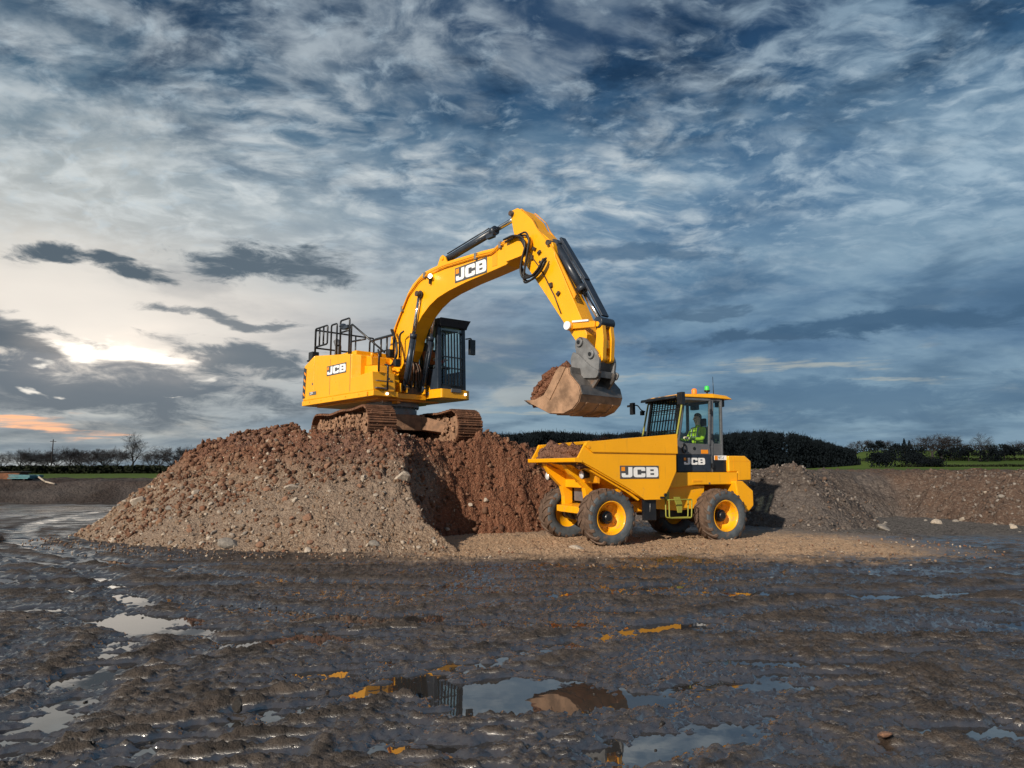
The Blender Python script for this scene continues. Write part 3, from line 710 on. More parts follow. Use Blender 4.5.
xs = np.concatenate([np.arange(1.0, 18.5, .055), np.arange(18.5, 46, .5)]); ys = np.concatenate([np.arange(16.4, 23.5, .055), np.arange(23.5, 36, .4)])
tag(grid('rubble_bank', xs, ys, bank_h, M['bank_shaded'], keep=lambda X, Y, Z: Z > -.30), 'long grey and brown rubble bank below the green fields on the right', 'earth bank')
LBANK = [(-60, 30.5), (-30, 30.8), (-21, 30.6), (-14, 30.9), (-6, 30.2), (2, 29.8), (4, 40), (-60, 40)]
def lbank_h(X, Y):
    d = poly_dist(X, Y, LBANK) + .4 * fbm(X * .4, Y * .4, 3, seed=212)
    top = 1.02 + .05 * fbm(X * .3, Y * .3, 3, seed=213) + .0 * X
    h = .5 * d; Z = np.where(h > top - .2, top - .2 * np.exp(-np.clip((h - top + .2) / .2, 0, 20)), h)
    return np.where(d > -.6, Z + .06 * fbm(X * 1.2, Y * 1.2, 4, seed=218) + .09 * lumps(X, Y, .4, 221, .5) - .03, -.5)
tag(grid('earth_bank', np.arange(-46, 4, .14), np.concatenate([np.arange(29, 35, .12), np.arange(35, 41, .5)]), lbank_h, M['bank_left'], keep=lambda X, Y, Z: Z > -.3), 'low dark brown earth bank at the far left edge of the site', 'earth bank')

# ---- stones
def rock_mesh(name, seed, mat, sub=2, flatten=.75):
    rr = np.random.RandomState(seed); bm = bmesh.new(); bmesh.ops.create_icosphere(bm, subdivisions=sub, radius=1.0)
    pl = [(Vector(rr.normal(size=3)).normalized(), rr.uniform(.55, .95)) for _ in range(9)]
    for v in bm.verts:
        p = v.co.copy()
        for n, dd in pl:
            e = p.dot(n) - dd
            if e > 0: p -= n * e
        v.co = Vector((p.x * 1.15, p.y * .9, p.z * flatten))
    me = bpy.data.meshes.new(name); bm.to_mesh(me); bm.free(); me.materials.append(mat); return me
ROCKS = [rock_mesh('rock', 100 + i, M[('rock_a', 'rock_b', 'rock_c')[i % 3]], 2, .6 + .08 * (i % 4)) for i in range(9)]
def rock(me, x, y, z, s, label, group=None, name='rock', rot=None, sc=None):
    o = bpy.data.objects.new(name, me); COL.objects.link(o); o.location = (x, y, z)
    o.rotation_euler = rot if rot is not None else (random.uniform(-.5, .5), random.uniform(-.5, .5), random.uniform(0, 6.3)); o.scale = sc or (s, s, s)
    return tag(o, label, 'rock', group)
def hz(fn, x, y):
    return float(fn(np.array([[x]]), np.array([[y]]))[0, 0])
def px_on(fn, px, py, y0=11.5, y1=24):
    """march a sight direction until it meets the surface fn (used once, to find where a stone in the survey photo lies)"""
    a = (px - 512) / 682.9; b = (384 - py) / 682.9; c, n = math.cos(R(7.01)), math.sin(R(7.01))
    r = np.array([a, c - b * n, n + b * c]); t = np.linspace(y0, y1, 900); P = r[None] * (t / r[1])[:, None]; P[:, 2] += 1.55
    z = fn(P[:, 0][None], P[:, 1][None])[0]; k = np.argmax(P[:, 2] < z); return P[k]
# the few stones that stand out on the heap
SPECIAL = [(229, 545, .19, 1, 'grey boulder lying at the very foot of the heap, biggest stone there'), (402, 479, .17, 0, 'pale upright slab of stone where gravel meets the dark cut face'),
           (291, 488, .13, 0, 'cream rounded stone in the middle of the gravel slope'), (138, 503, .17, 0, 'long leaning slab on the left edge of the heap'),
           (375, 545, .12, 1, 'small grey blue stone at the foot of the heap, below its middle')]
for (px, py, s, k, lab) in SPECIAL:
    P = px_on(heap_h, px, py)
    sc = (s, s * .8, s * 1.5) if 'slab' in lab else (s * 1.25, s, s * .85)
    rock(ROCKS[k], P[0], P[1] + .02, P[2] + s * .15, s, lab, sc=sc, rot=(.2, .5 if 'leaning' in lab else .15, .4))
n = 0; rr = random.Random(5)
while n < 130:
    x = rr.uniform(-10.6, .6); y = rr.uniform(12.2, 16.5); z = hz(heap_h, x, y)
    if z < .02 or z > 2.2: continue
    if z > 1.4 and rr.random() < .7: continue
    s = .035 + .07 * rr.random() ** 2.2
    k = rr.choice([0, 0, 1, 3, 4, 6, 2, 5]) if z < 1.5 else rr.choice([2, 5, 8])
    rock(ROCKS[k], x, y, z + s * .2, s, 'small loose stone half buried in the gravelly side of the big heap', 'stones on the side of the big heap'); n += 1
n = 0
while n < 36:
    x = rr.uniform(4.5, 18); y = rr.uniform(16.5, 22); z = hz(bank_h, x, y)
    if z < -.05: z = 0.03
    if z > 1.6: continue
    s = .045 + .07 * rr.random() ** 2.5
    rock(ROCKS[rr.choice([0, 1, 1, 4, 4, 7])], x, y, z + s * .2, s, 'loose grey stone lying on or below the rubble bank at the right', 'stones of the rubble bank'); n += 1
rock(ROCKS[0], 15.1, 19.9, 1.42, .2, 'cream boulder on the top edge of the brown bank at far right', sc=(.24, .2, .2))
rock(ROCKS[3], 11.6, 19.0, .05, .2, 'pale pointed stone on the floor below the brown bank', sc=(.15, .12, .15))
rock(ROCKS[1], 9.2, 17.2, .06, .2, 'flat grey slab at the foot of the rubble spur', sc=(.24, .2, .14))
rock(ROCKS[7], -10.75, 14.45, .08, .2, 'dark brown boulder alone on the mud at the far left edge', sc=(.30, .24, .22))
rock(ROCKS[0], 1.22, 13.15, .05, .1, 'cream stone on tan ground in front of the far front wheel', sc=(.15, .11, .10))
rock(ROCKS[2], 2.1, 4.06, .06, .05, 'reddish flat stone in the wet mud near bottom right', sc=(.075, .05, .025))
rock(ROCKS[8], -1.72, 4.5, .07, .05, 'lone pointed dark clod standing on the rippled mud', sc=(.035, .035, .055), rot=(0, .2, 0)).data = rock_mesh('rock', 140, M['mudclod'], 2, .9)

def scatter(name, fn, pts_fn, count, smin, smax, mat, label, seed, cat='rubble', power=2.0, sub=1, squash=1.0):
    rs = np.random.RandomState(seed); bm = bmesh.new(); bmesh.ops.create_icosphere(bm, subdivisions=sub, radius=1.0)
    bv = np.array([v.co[:] for v in bm.verts]); bf = np.array([[v.index for v in f.verts] for f in bm.faces]); bm.free()
    XY = pts_fn(rs, count); z = fn(XY[:, 0][None], XY[:, 1][None])[0]; ok = z > -.06; XY = XY[ok]; z = np.maximum(z[ok], 0); n = len(XY)
    s = smin + (smax - smin) * rs.rand(n) ** power
    q = rs.normal(size=(n, 4)); q /= np.linalg.norm(q, axis=1, keepdims=True); w_, a, b, c = q.T
    Rm = np.stack([1 - 2 * (b * b + c * c), 2 * (a * b - c * w_), 2 * (a * c + b * w_), 2 * (a * b + c * w_), 1 - 2 * (a * a + c * c), 2 * (b * c - a * w_), 2 * (a * c - b * w_), 2 * (b * c + a * w_), 1 - 2 * (a * a + b * b)], -1).reshape(n, 3, 3)
    L = bv[None] * rs.uniform(.5, 1.25, (n, 1, 3)) * (1 + .40 * rs.uniform(-1, 1, (n, len(bv), 1)))
    V = np.einsum('nij,nkj->nki', Rm, L) * s[:, None, None]; V[..., 2] *= squash; V[..., 0] += XY[:, 0][:, None]; V[..., 1] += XY[:, 1][:, None]; V[..., 2] += (z + s * .25)[:, None]
    F = (bf[None] + (np.arange(n) * len(bv))[:, None, None]).reshape(-1, 3)
    return tag(link(name, bulk_mesh(name, V.reshape(-1, 3), F), mat), label, cat, kind='stuff')
def in_rect(x0, x1, y0, y1): return lambda rs, n: np.stack([rs.uniform(x0, x1, n), rs.uniform(y0, y1, n)], -1)
scatter('rubble', heap_h, in_rect(-10.6, -1.2, 12.0, 16.3), 11000, .006, .050, M['rubble'], 'scatter of small stones over the gravelly slope of the heap', 1, power=4.2)
def crest(rs, n):
    x = rs.uniform(-8.6, 1.6, n); return np.stack([x, rs.uniform(14.2, 17.4, n) + np.maximum(0, x + 1) * .5], -1)
scatter('clods', heap_h, crest, 7500, .010, .075, M['clods'], 'red brown clay clods strewn along the crest and cut face of the heap', 2, 'clay clods', 4.2, 1)
scatter('rubble', bank_h, in_rect(3.0, 19, 16.2, 22.5), 6500, .010, .065, M['rubble_grey'], 'scatter of grey stones over the rubble bank and the floor below it', 3, power=2.8)
scatter('rubble', ground_h, lambda rs, n: (lambda x: np.stack([x, np.interp(x, [-10.5, -9, -7, -5, -2.6, -.5, 9], [15.4, 14.0, 12.9, 12.3, 12.0, 12.3, 13.6]) + rs.normal(size=n) * np.interp(x, [-1, 1], [.4, 1.1])], -1))(rs.uniform(-10.4, 9, n)), 2200, .006, .030, M['rubble'], 'small stones strewn on the ground along the foot of the heap', 4, power=2.5)
def near_mud(rs, n):
    y = 2.6 + 8 * rs.rand(n) ** 1.3; return np.stack([(rs.rand(n) * 2 - 1) * (y * .85 + .5), y], -1)
scatter('mud_clods', ground_h, near_mud, 700, .005, .020, M['mudclod'], 'little dark lumps of wet mud all over the foreground', 6, 'mud clods', 2.6, 1, .6)

# ------------------------------------------------------------------ trees, hedges, far clutter
class Twigs:
    def __init__(s): s.V = []; s.F = []; s.n = 0
    def seg(s, a, b, r0, r1, k=4):
        a = np.array(a, float); b = np.array(b, float); d = b - a; L = np.linalg.norm(d)
        if L < 1e-6: return
        d /= L; u = np.cross(d, (0, 0, 1.0)); nu = np.linalg.norm(u); u = u / nu if nu > 1e-3 else np.array([1.0, 0, 0]); w = np.cross(d, u)
        t = np.arange(k) * 2 * math.pi / k; ring = np.cos(t)[:, None] * u + np.sin(t)[:, None] * w
        s.V.append(a + ring * r0); s.V.append(b + ring * r1)
        s.F += [(s.n + i, s.n + (i + 1) % k, s.n + k + (i + 1) % k, s.n + k + i) for i in range(k)]; s.n += 2 * k
    def mesh(s, name): return bulk_mesh(name, np.concatenate(s.V), np.array(s.F))

def bare_tree_meshes(seed, h, spread=1.0, low=.25, thick=1.0, depth=5):
    rr = random.Random(seed); tr = Twigs(); cr = Twigs()
    def rv(d, ang):
        d = Vector(d).normalized(); ax = d.orthogonal().normalized(); ax.rotate(Matrix.Rotation(rr.uniform(0, 6.28), 3, d)); q = d.copy(); q.rotate(Matrix.Rotation(ang, 3, ax)); return q
    def grow(p, d, L, r, lev):
        T = tr if lev == 0 else cr
        m = 3 if lev < 2 else 2
        for i in range(m):
            q = rv(d, rr.uniform(.03, .16)); e = p + q * L / m; r2 = r * (.86 if lev < 3 else .75)
            T.seg(p, e, r, r2, 6 if lev < 2 else 3); p, d, r = e, q, r2
            if 0 < lev < depth and i < m - 1 and rr.random() < .8: grow(p, rv(d, rr.uniform(.5, .95)), L * rr.uniform(.5, .72), r * .55, lev + 1)
        if lev == depth:
            for i in range(3):
                q = rv(d, rr.uniform(.2, .8)); cr.seg(p, p + q * L * rr.uniform(.8, 1.3), r * .7 + .004, .004, 3)
        if lev < depth:
            for i in range(rr.choice((2, 3, 3)) if lev else rr.choice((4, 5))):
                q = rv(d, rr.uniform(.25, .75) * (1.15 if lev == 0 else 1) * spread); q.z += .10 if lev < 2 else -.02; q.normalize()
                grow(p, q, L * rr.uniform(.62, .86) * (1.15 if lev == 0 else 1), max(.017, r * rr.uniform(.55, .72)), lev + 1)
    grow(Vector((0, 0, -.1)), Vector((0, 0, 1)), h * low, h * .026 * thick, 0)
    allz = np.concatenate(cr.V)[:, 2].max(); sc = h / allz
    for T in (tr, cr): T.V = [v * np.array([sc, sc, sc]) for v in T.V]
    return tr.mesh('trunk'), cr.mesh('crown')

def clump_tree_meshes(seed, h, w, n=900, conic=False):
    rs = np.random.RandomState(seed); tr = Twigs(); tr.seg((0, 0, -.2), (0, 0, h * .6), h * .03, h * .015, 6)
    V = []; F = []
    lob = [(rs.normal(size=3) * [w * .26, w * .26, h * .16] + [0, 0, h * .58], rs.uniform(.22, .4) * w) for _ in range(9)]
    for i in range(n):
        if conic:
            t = rs.rand() ** .7; z = h * (.08 + .92 * t); r = w * .5 * (1 - t) ** .8 * rs.rand() ** .4; a = rs.rand() * 6.28; c = np.array([r * math.cos(a), r * math.sin(a), z])
        else:
            L, rad = lob[rs.randint(len(lob))]; d = rs.normal(size=3); d /= np.linalg.norm(d); c = L + d * rad * rs.rand() ** .35 * [1, 1, .8]
            if c[2] < h * .05: continue
        s = rs.uniform(.05, .13) * w * .5
        u = rs.normal(size=3); u /= np.linalg.norm(u); q = np.cross(u, rs.normal(size=3)); q /= np.linalg.norm(q)
        k = len(V); V += [c - u * s, c + q * s * .7, c + u * s, c - q * s * .6]; F.append((k, k + 1, k + 2, k + 3))
    return tr.mesh('trunk'), bulk_mesh('crown', np.array(V), np.array(F))

BARE = [bare_tree_meshes(s, 8.0, sp, lo, th) for s, sp, lo, th in ((3, 1.0, .22, 1.0), (8, 1.15, .18, 1.0), (14, .95, .2, 1.1), (21, 1.25, .16, 1.0))]
OAK = bare_tree_meshes(52, 10.0, .95, .24, 1.2)
DENSE = [clump_tree_meshes(s, 6.0, 5.0, 1500) for s in (1, 2)]
CONE = [clump_tree_meshes(4, 8.0, 3.2, 900, True)]
BUSH = [clump_tree_meshes(6, 3.0, 5.0, 1100)]
for pair in BARE + [OAK]:
    for me in pair: me.materials.append(M['twig'])
for pair in DENSE + CONE + BUSH:
    pair[0].materials.append(M['twig']); pair[1].materials.append(M['twig_dark'])
def tree(name, pair, x, y, h0, h, label, group, wide=1.0, cat='tree'):
    z = hz(land_h, x, y)
    r = empty(name, (x, y, z - .1), random.uniform(0, 6.28)); k = h / h0; r.scale = (k * wide, k * wide, k); tag(r, label, cat, group)
    for nm, me in zip(('trunk', 'crown'), pair):
        o = bpy.data.objects.new(nm, me); COL.objects.link(o); o.parent = r
    return r
def at(px, Y): return (px - 512) / 682.9 * Y

# left tree line along the far hedge
for i, (px, Y, h) in enumerate(((-14, 130, 3.6), (6, 128, 3.4), (24, 126, 4.0), (36, 132, 3.2), (47, 128, 3.6), (60, 134, 3.8), (72, 128, 4.4), (85, 131, 4.0), (96, 127, 3.9), (107, 129, 4.5), (120, 134, 4.2), (152, 130, 3.6), (163, 128, 4.3), (174, 132, 4.6), (185, 130, 4.8), (112, 142, 4.2), (78, 140, 4.0), (30, 140, 3.9), (53, 142, 3.8))):
    tree('bare_tree', BARE[i % 4], at(px, Y), Y, 8, h * .92 + .9, 'small bare winter tree in the row behind the left hedge', 'bare trees along the left field edge', 1.3)
tree('bare_tree', OAK, at(136, 120), 120, 10, 7.3, 'tallest bare tree on the left, rising well above its row', None, 1.25)
def hedge_mesh(name, x0, x1, y, h, w, n, seed, slope=0):
    rs = np.random.RandomState(seed); x = rs.uniform(x0, x1, n); hh = h * (.75 + .35 * fbm(x * .25, x * 0 + seed, 3, seed=5)); z = rs.rand(n) ** .8 * hh; yy = y + slope * (x - x0) + rs.normal(size=n) * w * .35
    base = land_h(x[None], yy[None])[0]; c = np.stack([x, yy, base + z], -1); s = rs.uniform(.10, .26, n)[:, None] * h ** .4
    u = rs.normal(size=(n, 3)); u /= np.linalg.norm(u, axis=1, keepdims=True); q = np.cross(u, rs.normal(size=(n, 3))); q /= np.linalg.norm(q, axis=1, keepdims=True)
    V = np.stack([c - u * s, c + q * s * .7, c + u * s, c - q * s * .6], 1).reshape(-1, 3); F = np.arange(4 * n).reshape(n, 4)
    return link(name, bulk_mesh(name, V, F), M['hedge'])
tag(hedge_mesh('hedge', -96, -36, 93, 1.3, 2.2, 16000, 1), 'long dark hedge in front of the left tree row', 'hedge')
tag(hedge_mesh('hedge', 66, 150, 118, 0.5, 1.6, 5000, 2, .08), 'low dark hedge along the near green field at right', 'hedge')
tag(hedge_mesh('hedge', 62, 190, 178, 1.0, 2.2, 7000, 3, .03), 'thin dark hedge between the two green fields at right', 'hedge')
tag(hedge_mesh('hedge', 118, 320, 300, 3.0, 5.0, 8000, 4, .0), 'farthest hedge, along the skyline of the fields at right', 'hedge')
# telegraph pole among the left trees
mb = MB(); mb.cyl((0, 0, 0), (0, 0, 6.0), .11, .08, 8); pole = mb.build('utility_pole', M['twig']); pole.location = (at(54.5, 126), 126, hz(land_h, at(54.5, 126), 126) - .1)
mb = MB(); mb.box((0, 0, 5.6), (1.1, .1, .1)); mb.build('crossarm', M['twig'], pole)
tag(pole, 'thin telegraph pole standing up among the left trees', 'utility pole')
# wood behind the dumper: one dark mass
def wood():
    rs = np.random.RandomState(9); V = []; n_t = 0
    for i in range(520):
        px = rs.uniform(470, 852); Y = rs.uniform(140, 182); x = at(px, Y)
        edge = 1 - .60 * sstep(785, 856, np.array(px)) ** 1.3
        h = (7.35 + .35 * math.sin(px * .06) + rs.uniform(-.5, .7)) * edge * Y / 155; w = rs.uniform(2.2, 4.2); z0 = float(land_h(np.array([[x]]), np.array([[Y]]))[0, 0]); m = 420
        t = rs.rand(m); zz = h * (1 - 1.0 * t ** 1.15); rad = w * .5 * (.25 + .75 * np.sqrt(1 - (np.clip(zz / h, 0, 1)) ** 2)); a = rs.rand(m) * 6.28; q = np.sqrt(rs.rand(m))
        c = np.stack([x + rad * q * np.cos(a), Y + rad * q * np.sin(a), z0 + zz], -1); s = (rs.uniform(.10, .30, m) * (1 + .5 * (zz < h * .45)))[:, None]
        u = rs.normal(size=(m, 3)) * [.8, .8, 2.4]; u /= np.linalg.norm(u, axis=1, keepdims=True); k = np.cross(u, rs.normal(size=(m, 3))); k /= np.linalg.norm(k, axis=1, keepdims=True)
        V.append(np.stack([c - u * s, c + k * s * .55, c + u * s, c - k * s * .5], 1))
        q_ = 26; bx = np.stack([x + rs.normal(size=q_) * w * .28, Y + rs.normal(size=q_) * w * .2, z0 + h * rs.uniform(.80, .97, q_)], -1); tp = bx + np.stack([rs.normal(size=q_) * .35, rs.normal(size=q_) * .1, rs.uniform(.3, 1.15, q_) * edge], -1); e_ = np.array([.05, 0, 0])
        V.append(np.stack([bx - e_, bx + e_, tp + e_ * .4, tp - e_ * .4], 1))
    V = np.concatenate(V).reshape(-1, 3); F = np.arange(len(V)).reshape(-1, 4)
    return link('woodland', bulk_mesh('woodland', V, F), M['twig_dark'])
tag(wood(), 'dark far-off wood behind the dumper', 'woodland', kind='stuff')
# trees of the fields on the right
for (px, Y, h, kind, lab, wd) in (
    (855, 290, 6.0, 0, 'small bare tree on the skyline next to the wood', 1.2), (862, 292, 6.2, 1, 'bare skyline tree, second along from the wood', 1.2), (869, 288, 5.6, 2, 'bare skyline tree, third along from the wood', 1.2),
    (876, 250, 6.2, 'd', 'rounded dark tree on the skyline left of the dark copse', 1.0), (883, 292, 5.4, 3, 'bare skyline tree right beside the rounded dark one', 1.2), (890, 290, 5.2, 0, 'bare skyline tree just before the dark copse', 1.2),
    (896, 190, 6.0, 'd', 'dark bushy tree at the left end of the copse', 1.0), (903, 188, 7.0, 'c', 'pointed conifer, tallest of the copse', 1.2), (908, 190, 6.4, 'c', 'pointed conifer to the right of the tallest one', 1.3), (915, 186, 5.6, 'd', 'dark bushy tree at the right end of the copse', 1.1),
    (930, 200, 7.8, 1, 'wide bare tree, left one of the pale broad crowns', 1.5), (939, 202, 8.6, 3, 'broad bare tree in the middle of the pale crowns', 1.6), (949, 200, 7.6, 0, 'wide bare tree, right one of the pale broad crowns', 1.4),
    (957, 190, 5.4, 'd', 'low dark tree between the pale crowns and the tall lone tree', 1.1), (977, 170, 8.2, 'o', 'tallest bare tree on the right with a round crown', 1.15), (985, 168, 5.4, 'd', 'dark bushy tree close right of the tallest bare one', 1.0),
    (966, 175, 4.6, 'd', 'dark bushy tree close left of the tallest bare one', 1.1), (1002, 180, 5.8, 'd', 'dark tree near the right edge with a square top', 1.0), (1012, 184, 4.8, 'd', 'dark low tree second from the right edge', 1.2), (1022, 190, 6.4, 2, 'bare tree at the very right edge', 1.4),
    (942, 176, 4.2, 'd', 'dark tree below the middle of the pale crowns', 1.3), (993, 176, 4.2, 'd', 'low dark tree before the square topped one', 1.3), (1036, 182, 4.4, 'd', 'dark tree cut by the right edge of the photo', 1.2)):
    pair, h0 = (DENSE[px % 2], 6) if kind == 'd' else (CONE[0], 8) if kind == 'c' else (OAK, 10) if kind == 'o' else (BARE[kind], 8)
    h *= {'d': .80, 'c': .85, 'o': .92}.get(kind, .92)
    tree({'d': 'bushy_tree', 'c': 'conifer'}.get(kind, 'bare_tree'), pair, at(px, Y), Y, h0, h, lab, None, wd)
for (px, Y, h, lab, wd) in ((877, 112, 2.3, 'round dark bush in the near green field', .8), (907, 120, 2.4, 'dark bush at the left end of the field hedge', .9), (918, 118, 1.6, 'low dark bush inside the field hedge', 1.0), (930, 117, 1.4, 'low dark bush at the right end of the field hedge', 1.1), (884, 116, 2.7, 'taller dark bush touching the round one', .7)):
    tree('bush', BUSH[0], at(px, Y), Y, 3.0, h, lab, None, wd, 'bush')
# clutter on top of the left bank
def on_bank(px, Y): x = at(px, Y); return (x, Y, hz(lbank_h, x, Y))
p = on_bank(13, 33.5); t = empty('skip_container', p, .1); tag(t, 'rust brown open skip standing on the far left bank', 'skip')
mb = MB(); mb.loft([(-.55, -.3, 0), (.55, -.3, 0), (.55, .3, 0), (-.55, .3, 0)], [(-.75, -.4, .36), (.75, -.4, .36), (.75, .4, .36), (-.75, .4, .36)]); mb.build('hull', simple('rusty_orange_steel', (.20, .085, .045), .8, var=.4), t, .01)
mb = MB(); mb.tube([(-.77, -.42, .37), (.77, -.42, .37), (.77, .42, .37), (-.77, .42, .37)], .03, 6, True); mb.build('rim', M['grease'], t)
teal = simple('faded_turquoise_sheet', (.07, .19, .22), .7, var=.3)
for i, (px, Y, w, h, lab) in enumerate(((26, 33.0, 1.0, .20, 'turquoise stack of sheets, lower and nearer of the two on the left bank'), (36, 34.2, .8, .16, 'turquoise stack of sheets, farther of the two on the left bank'))):
    t = empty('sheet_stack', on_bank(px, Y), .2 * i); tag(t, lab, 'sheet stack')
    for k in range(3):
        mb = MB(); mb.box((.04 * (k % 2), .03 * k, .05 + h / 3 * k + h / 6), (w, .5, h / 3 - .012), (0, .02 * k, .03 * (k - 1))); mb.build('sheet', teal, t, .008)
    for sx in (-.3, .3):
        mb = MB(); mb.box((sx * w, 0, .02), (.09, .5, .07)); mb.build('bearer', M['twig'], t)
for (px, Y, ln, a, lab) in ((47, 32.4, .5, .5, 'short white pipe leaning down the left bank, nearer the turquoise sheets'), (55, 32.2, .55, .2, 'short white pipe lying on the left bank, the right one')):
    mb = MB(); mb.lathe([(.03, -ln / 2), (.04, -ln / 2), (.04, ln / 2), (.03, ln / 2)], axis='x', n=14, closed=True)
    o = mb.build('pipe', M['rock_a']); p = on_bank(px, Y); o.location = (p[0], p[1], p[2] + .1); o.rotation_euler = (0, a, -.2); tag(o, lab, 'pipe')

# ------------------------------------------------------------------ excavator
EX = empty('excavator', (-3.277, 18.681, 2.121), R(-48)); EXROT = -48
tag(EX, 'large yellow tracked excavator on top of the heap, boom raised over the dumper', 'excavator')
Y1 = M['yellow']
TR = R(-9)                                     # the tracks stand nine degrees off the upper works
def track(ys):
    L, r, w = 3.56, .44, .72; n = 50; per = 2 * L + 2 * math.pi * r
    mb = MB(); rs = random.Random(3 + int(ys))
    def at_(s):
        s %= per
        if s < L: return (-L / 2 + s, .03, 0.0)
        s -= L
        if s < math.pi * r: t = s / r; return (L / 2 + r * math.sin(t), .03 + r - r * math.cos(t), t)
        s -= math.pi * r
        if s < L: sag = -.05 * math.sin(math.pi * s / L) * (1 + .6 * math.sin(3.1 * s)); return (L / 2 - s, .03 + 2 * r + sag, math.pi)
        s -= L; t = s / r; return (-L / 2 - r * math.sin(t), .03 + r + r * math.cos(t), math.pi + t)
    for k in range(n):
        x, z, t = at_(k * per / n); rot = Matrix.Rotation(-t, 3, 'Y')
        mb.box((x, ys, z), (.172, w, .034), rot)
        for q in (-.06, .0, .06):
            o = rot @ Vector((q, 0, -.026)); mb.box((x + o.x, ys, z + o.z), (.022, w - .02, .026), rot)
        o = rot @ Vector((0, 0, .04)); 
        for s_ in (-.09, .09): mb.box((x + o.x, ys + s_, z + o.z), (.165, .045, .08), rot)
    # mud packed into the shoes
    for k in range(420):
        x, z, t = at_(rs.uniform(0, per)); rot = Matrix.Rotation(-t, 3, 'Y'); o = rot @ Vector((0, 0, -.02))
        mb.clod((x + o.x, ys + rs.uniform(-.35, .35), z + o.z), rs.uniform(.012, .034), rs)
    belt = [at_(per * k / 72) for k in range(72)]
    inn = [(x - (.012 + .02) * math.sin(t), z + .02 * math.cos(t) + .012) for x, z, t in belt]
    outl = [(x, z) for x, z, t in belt]
    V = [(x, ys - w / 2 + .01, z) for x, z in outl] + [(x, ys + w / 2 - .01, z) for x, z in outl]; mb.add(V, [(i, (i + 1) % 72, (i + 1) % 72 + 72, i + 72) for i in range(72)], False)
    tk = mb.build('crawler_track', M['mudtrack'], EX, 0, TR)
    mb = MB(); mb.prism([(-1.75, .20), (1.5, .20), (1.7, .35), (1.7, .62), (1.3, .70), (-1.4, .70), (-1.75, .6)], ys - .17, ys + .17)
    for k in range(8): x = -1.55 + k * .43; mb.cyl((x, ys - .22, .2), (x, ys + .22, .2), .115, n=18)
    for x in (-.7, .7): mb.cyl((x, ys - .2, .77), (x, ys + .2, .77), .075, n=14)
    for k in range(520): mb.clod((rs.uniform(-1.8, 1.85), ys + rs.choice((-1, 1)) * rs.uniform(.15, .26), rs.uniform(.08, .76)), rs.uniform(.02, .085), rs, (1.2, .55, 1))
    mb.build('track_frame', M['mudtrack2'], tk, 0.0, TR)
    mb = MB(); mb.lathe([(.05, -.22), (.30, -.22), (.30, -.12), (.385, -.12), (.385, .12), (.30, .12), (.30, .22), (.05, .22)], (L / 2, ys, .47), n=36, smooth=False); mb.build('idler_wheel', M['mudtrack2'], tk, 0, TR)
    mb = MB(); mb.lathe([(.05, -.24), (.27, -.24), (.29, -.1), (.36, -.06), (.36, .06), (.29, .1), (.27, .24), (.05, .24)], (-L / 2, ys, .47), n=36, smooth=False)
    for k in range(21):
        t = 2 * math.pi * k / 21; mb.box((-L / 2 + .375 * math.cos(t), ys, .47 + .375 * math.sin(t)), (.07, .08, .05), (0, -t, 0))
    mb.build('drive_sprocket', M['mudtrack2'], tk, 0, TR)
track(-1.195); track(1.195)
mb = MB(); mb.prism([(-.75, -.62), (.75, -.62), (.75, .62), (-.75, .62)], .42, .84, 'z')
for sx in (-1, 1):
    for sy in (-1, 1): mb.loft([(sx * .3, sy * .5, .45), (sx * .75, sy * .5, .45), (sx * .75, sy * .5, .82), (sx * .3, sy * .5, .82)], [(sx * .85, sy * 1.06, .34), (sx * 1.3, sy * 1.06, .34), (sx * 1.3, sy * 1.06, .62), (sx * .85, sy * 1.06, .62)])
mb.build('carbody', M['mudtrack2'], EX, .015, TR)
mb = MB(); mb.lathe([(.55, .84), (.66, .84), (.66, .99), (.60, .99), (.60, 1.05), (.72, 1.05), (.72, 1.19), (.5, 1.19)], axis='z', n=48, smooth=False)
for k in range(30): t = 2 * math.pi * k / 30; mb.cyl((.69 * math.cos(t), .69 * math.sin(t), 1.02), (.69 * math.cos(t), .69 * math.sin(t), 1.05), .02, n=6)
mb.build('slew_ring', M['grey'], EX, .004)
# platform
plan = [(-2.86, -1.05), (-2.80, -1.33), (1.22, -1.33), (1.22, -.60), (1.02, -.56), (1.02, .40), (-.3, .40), (-.3, 1.33), (-2.80, 1.33), (-2.86, 1.05)]
mb = MB(); mb.prism(plan, 1.22, 1.36, 'z'); pf = mb.build('platform', Y1, EX, .012)
mb = MB(); mb.prism([(-2.5, -1.0), (.9, -1.0), (.9, .9), (-2.5, .9)], 1.17, 1.222, 'z'); mb.box((-.9, 0, 1.16), (3.0, .12, .10)); mb.box((.2, -.35, 1.16), (1.3, .1, .1)); mb.build('belly_plate', M['yellow2'], EX, .006)
mb = MB(); mb.box((.95, -1.345, 1.29), (.05, .03, .09))
for x in (-2.3, -1.6, -.9, -.2, .5): mb.cyl((x, -1.332, 1.30), (x, -1.342, 1.30), .022, n=8)
mb.build('bolt', M['yellow2'], pf)
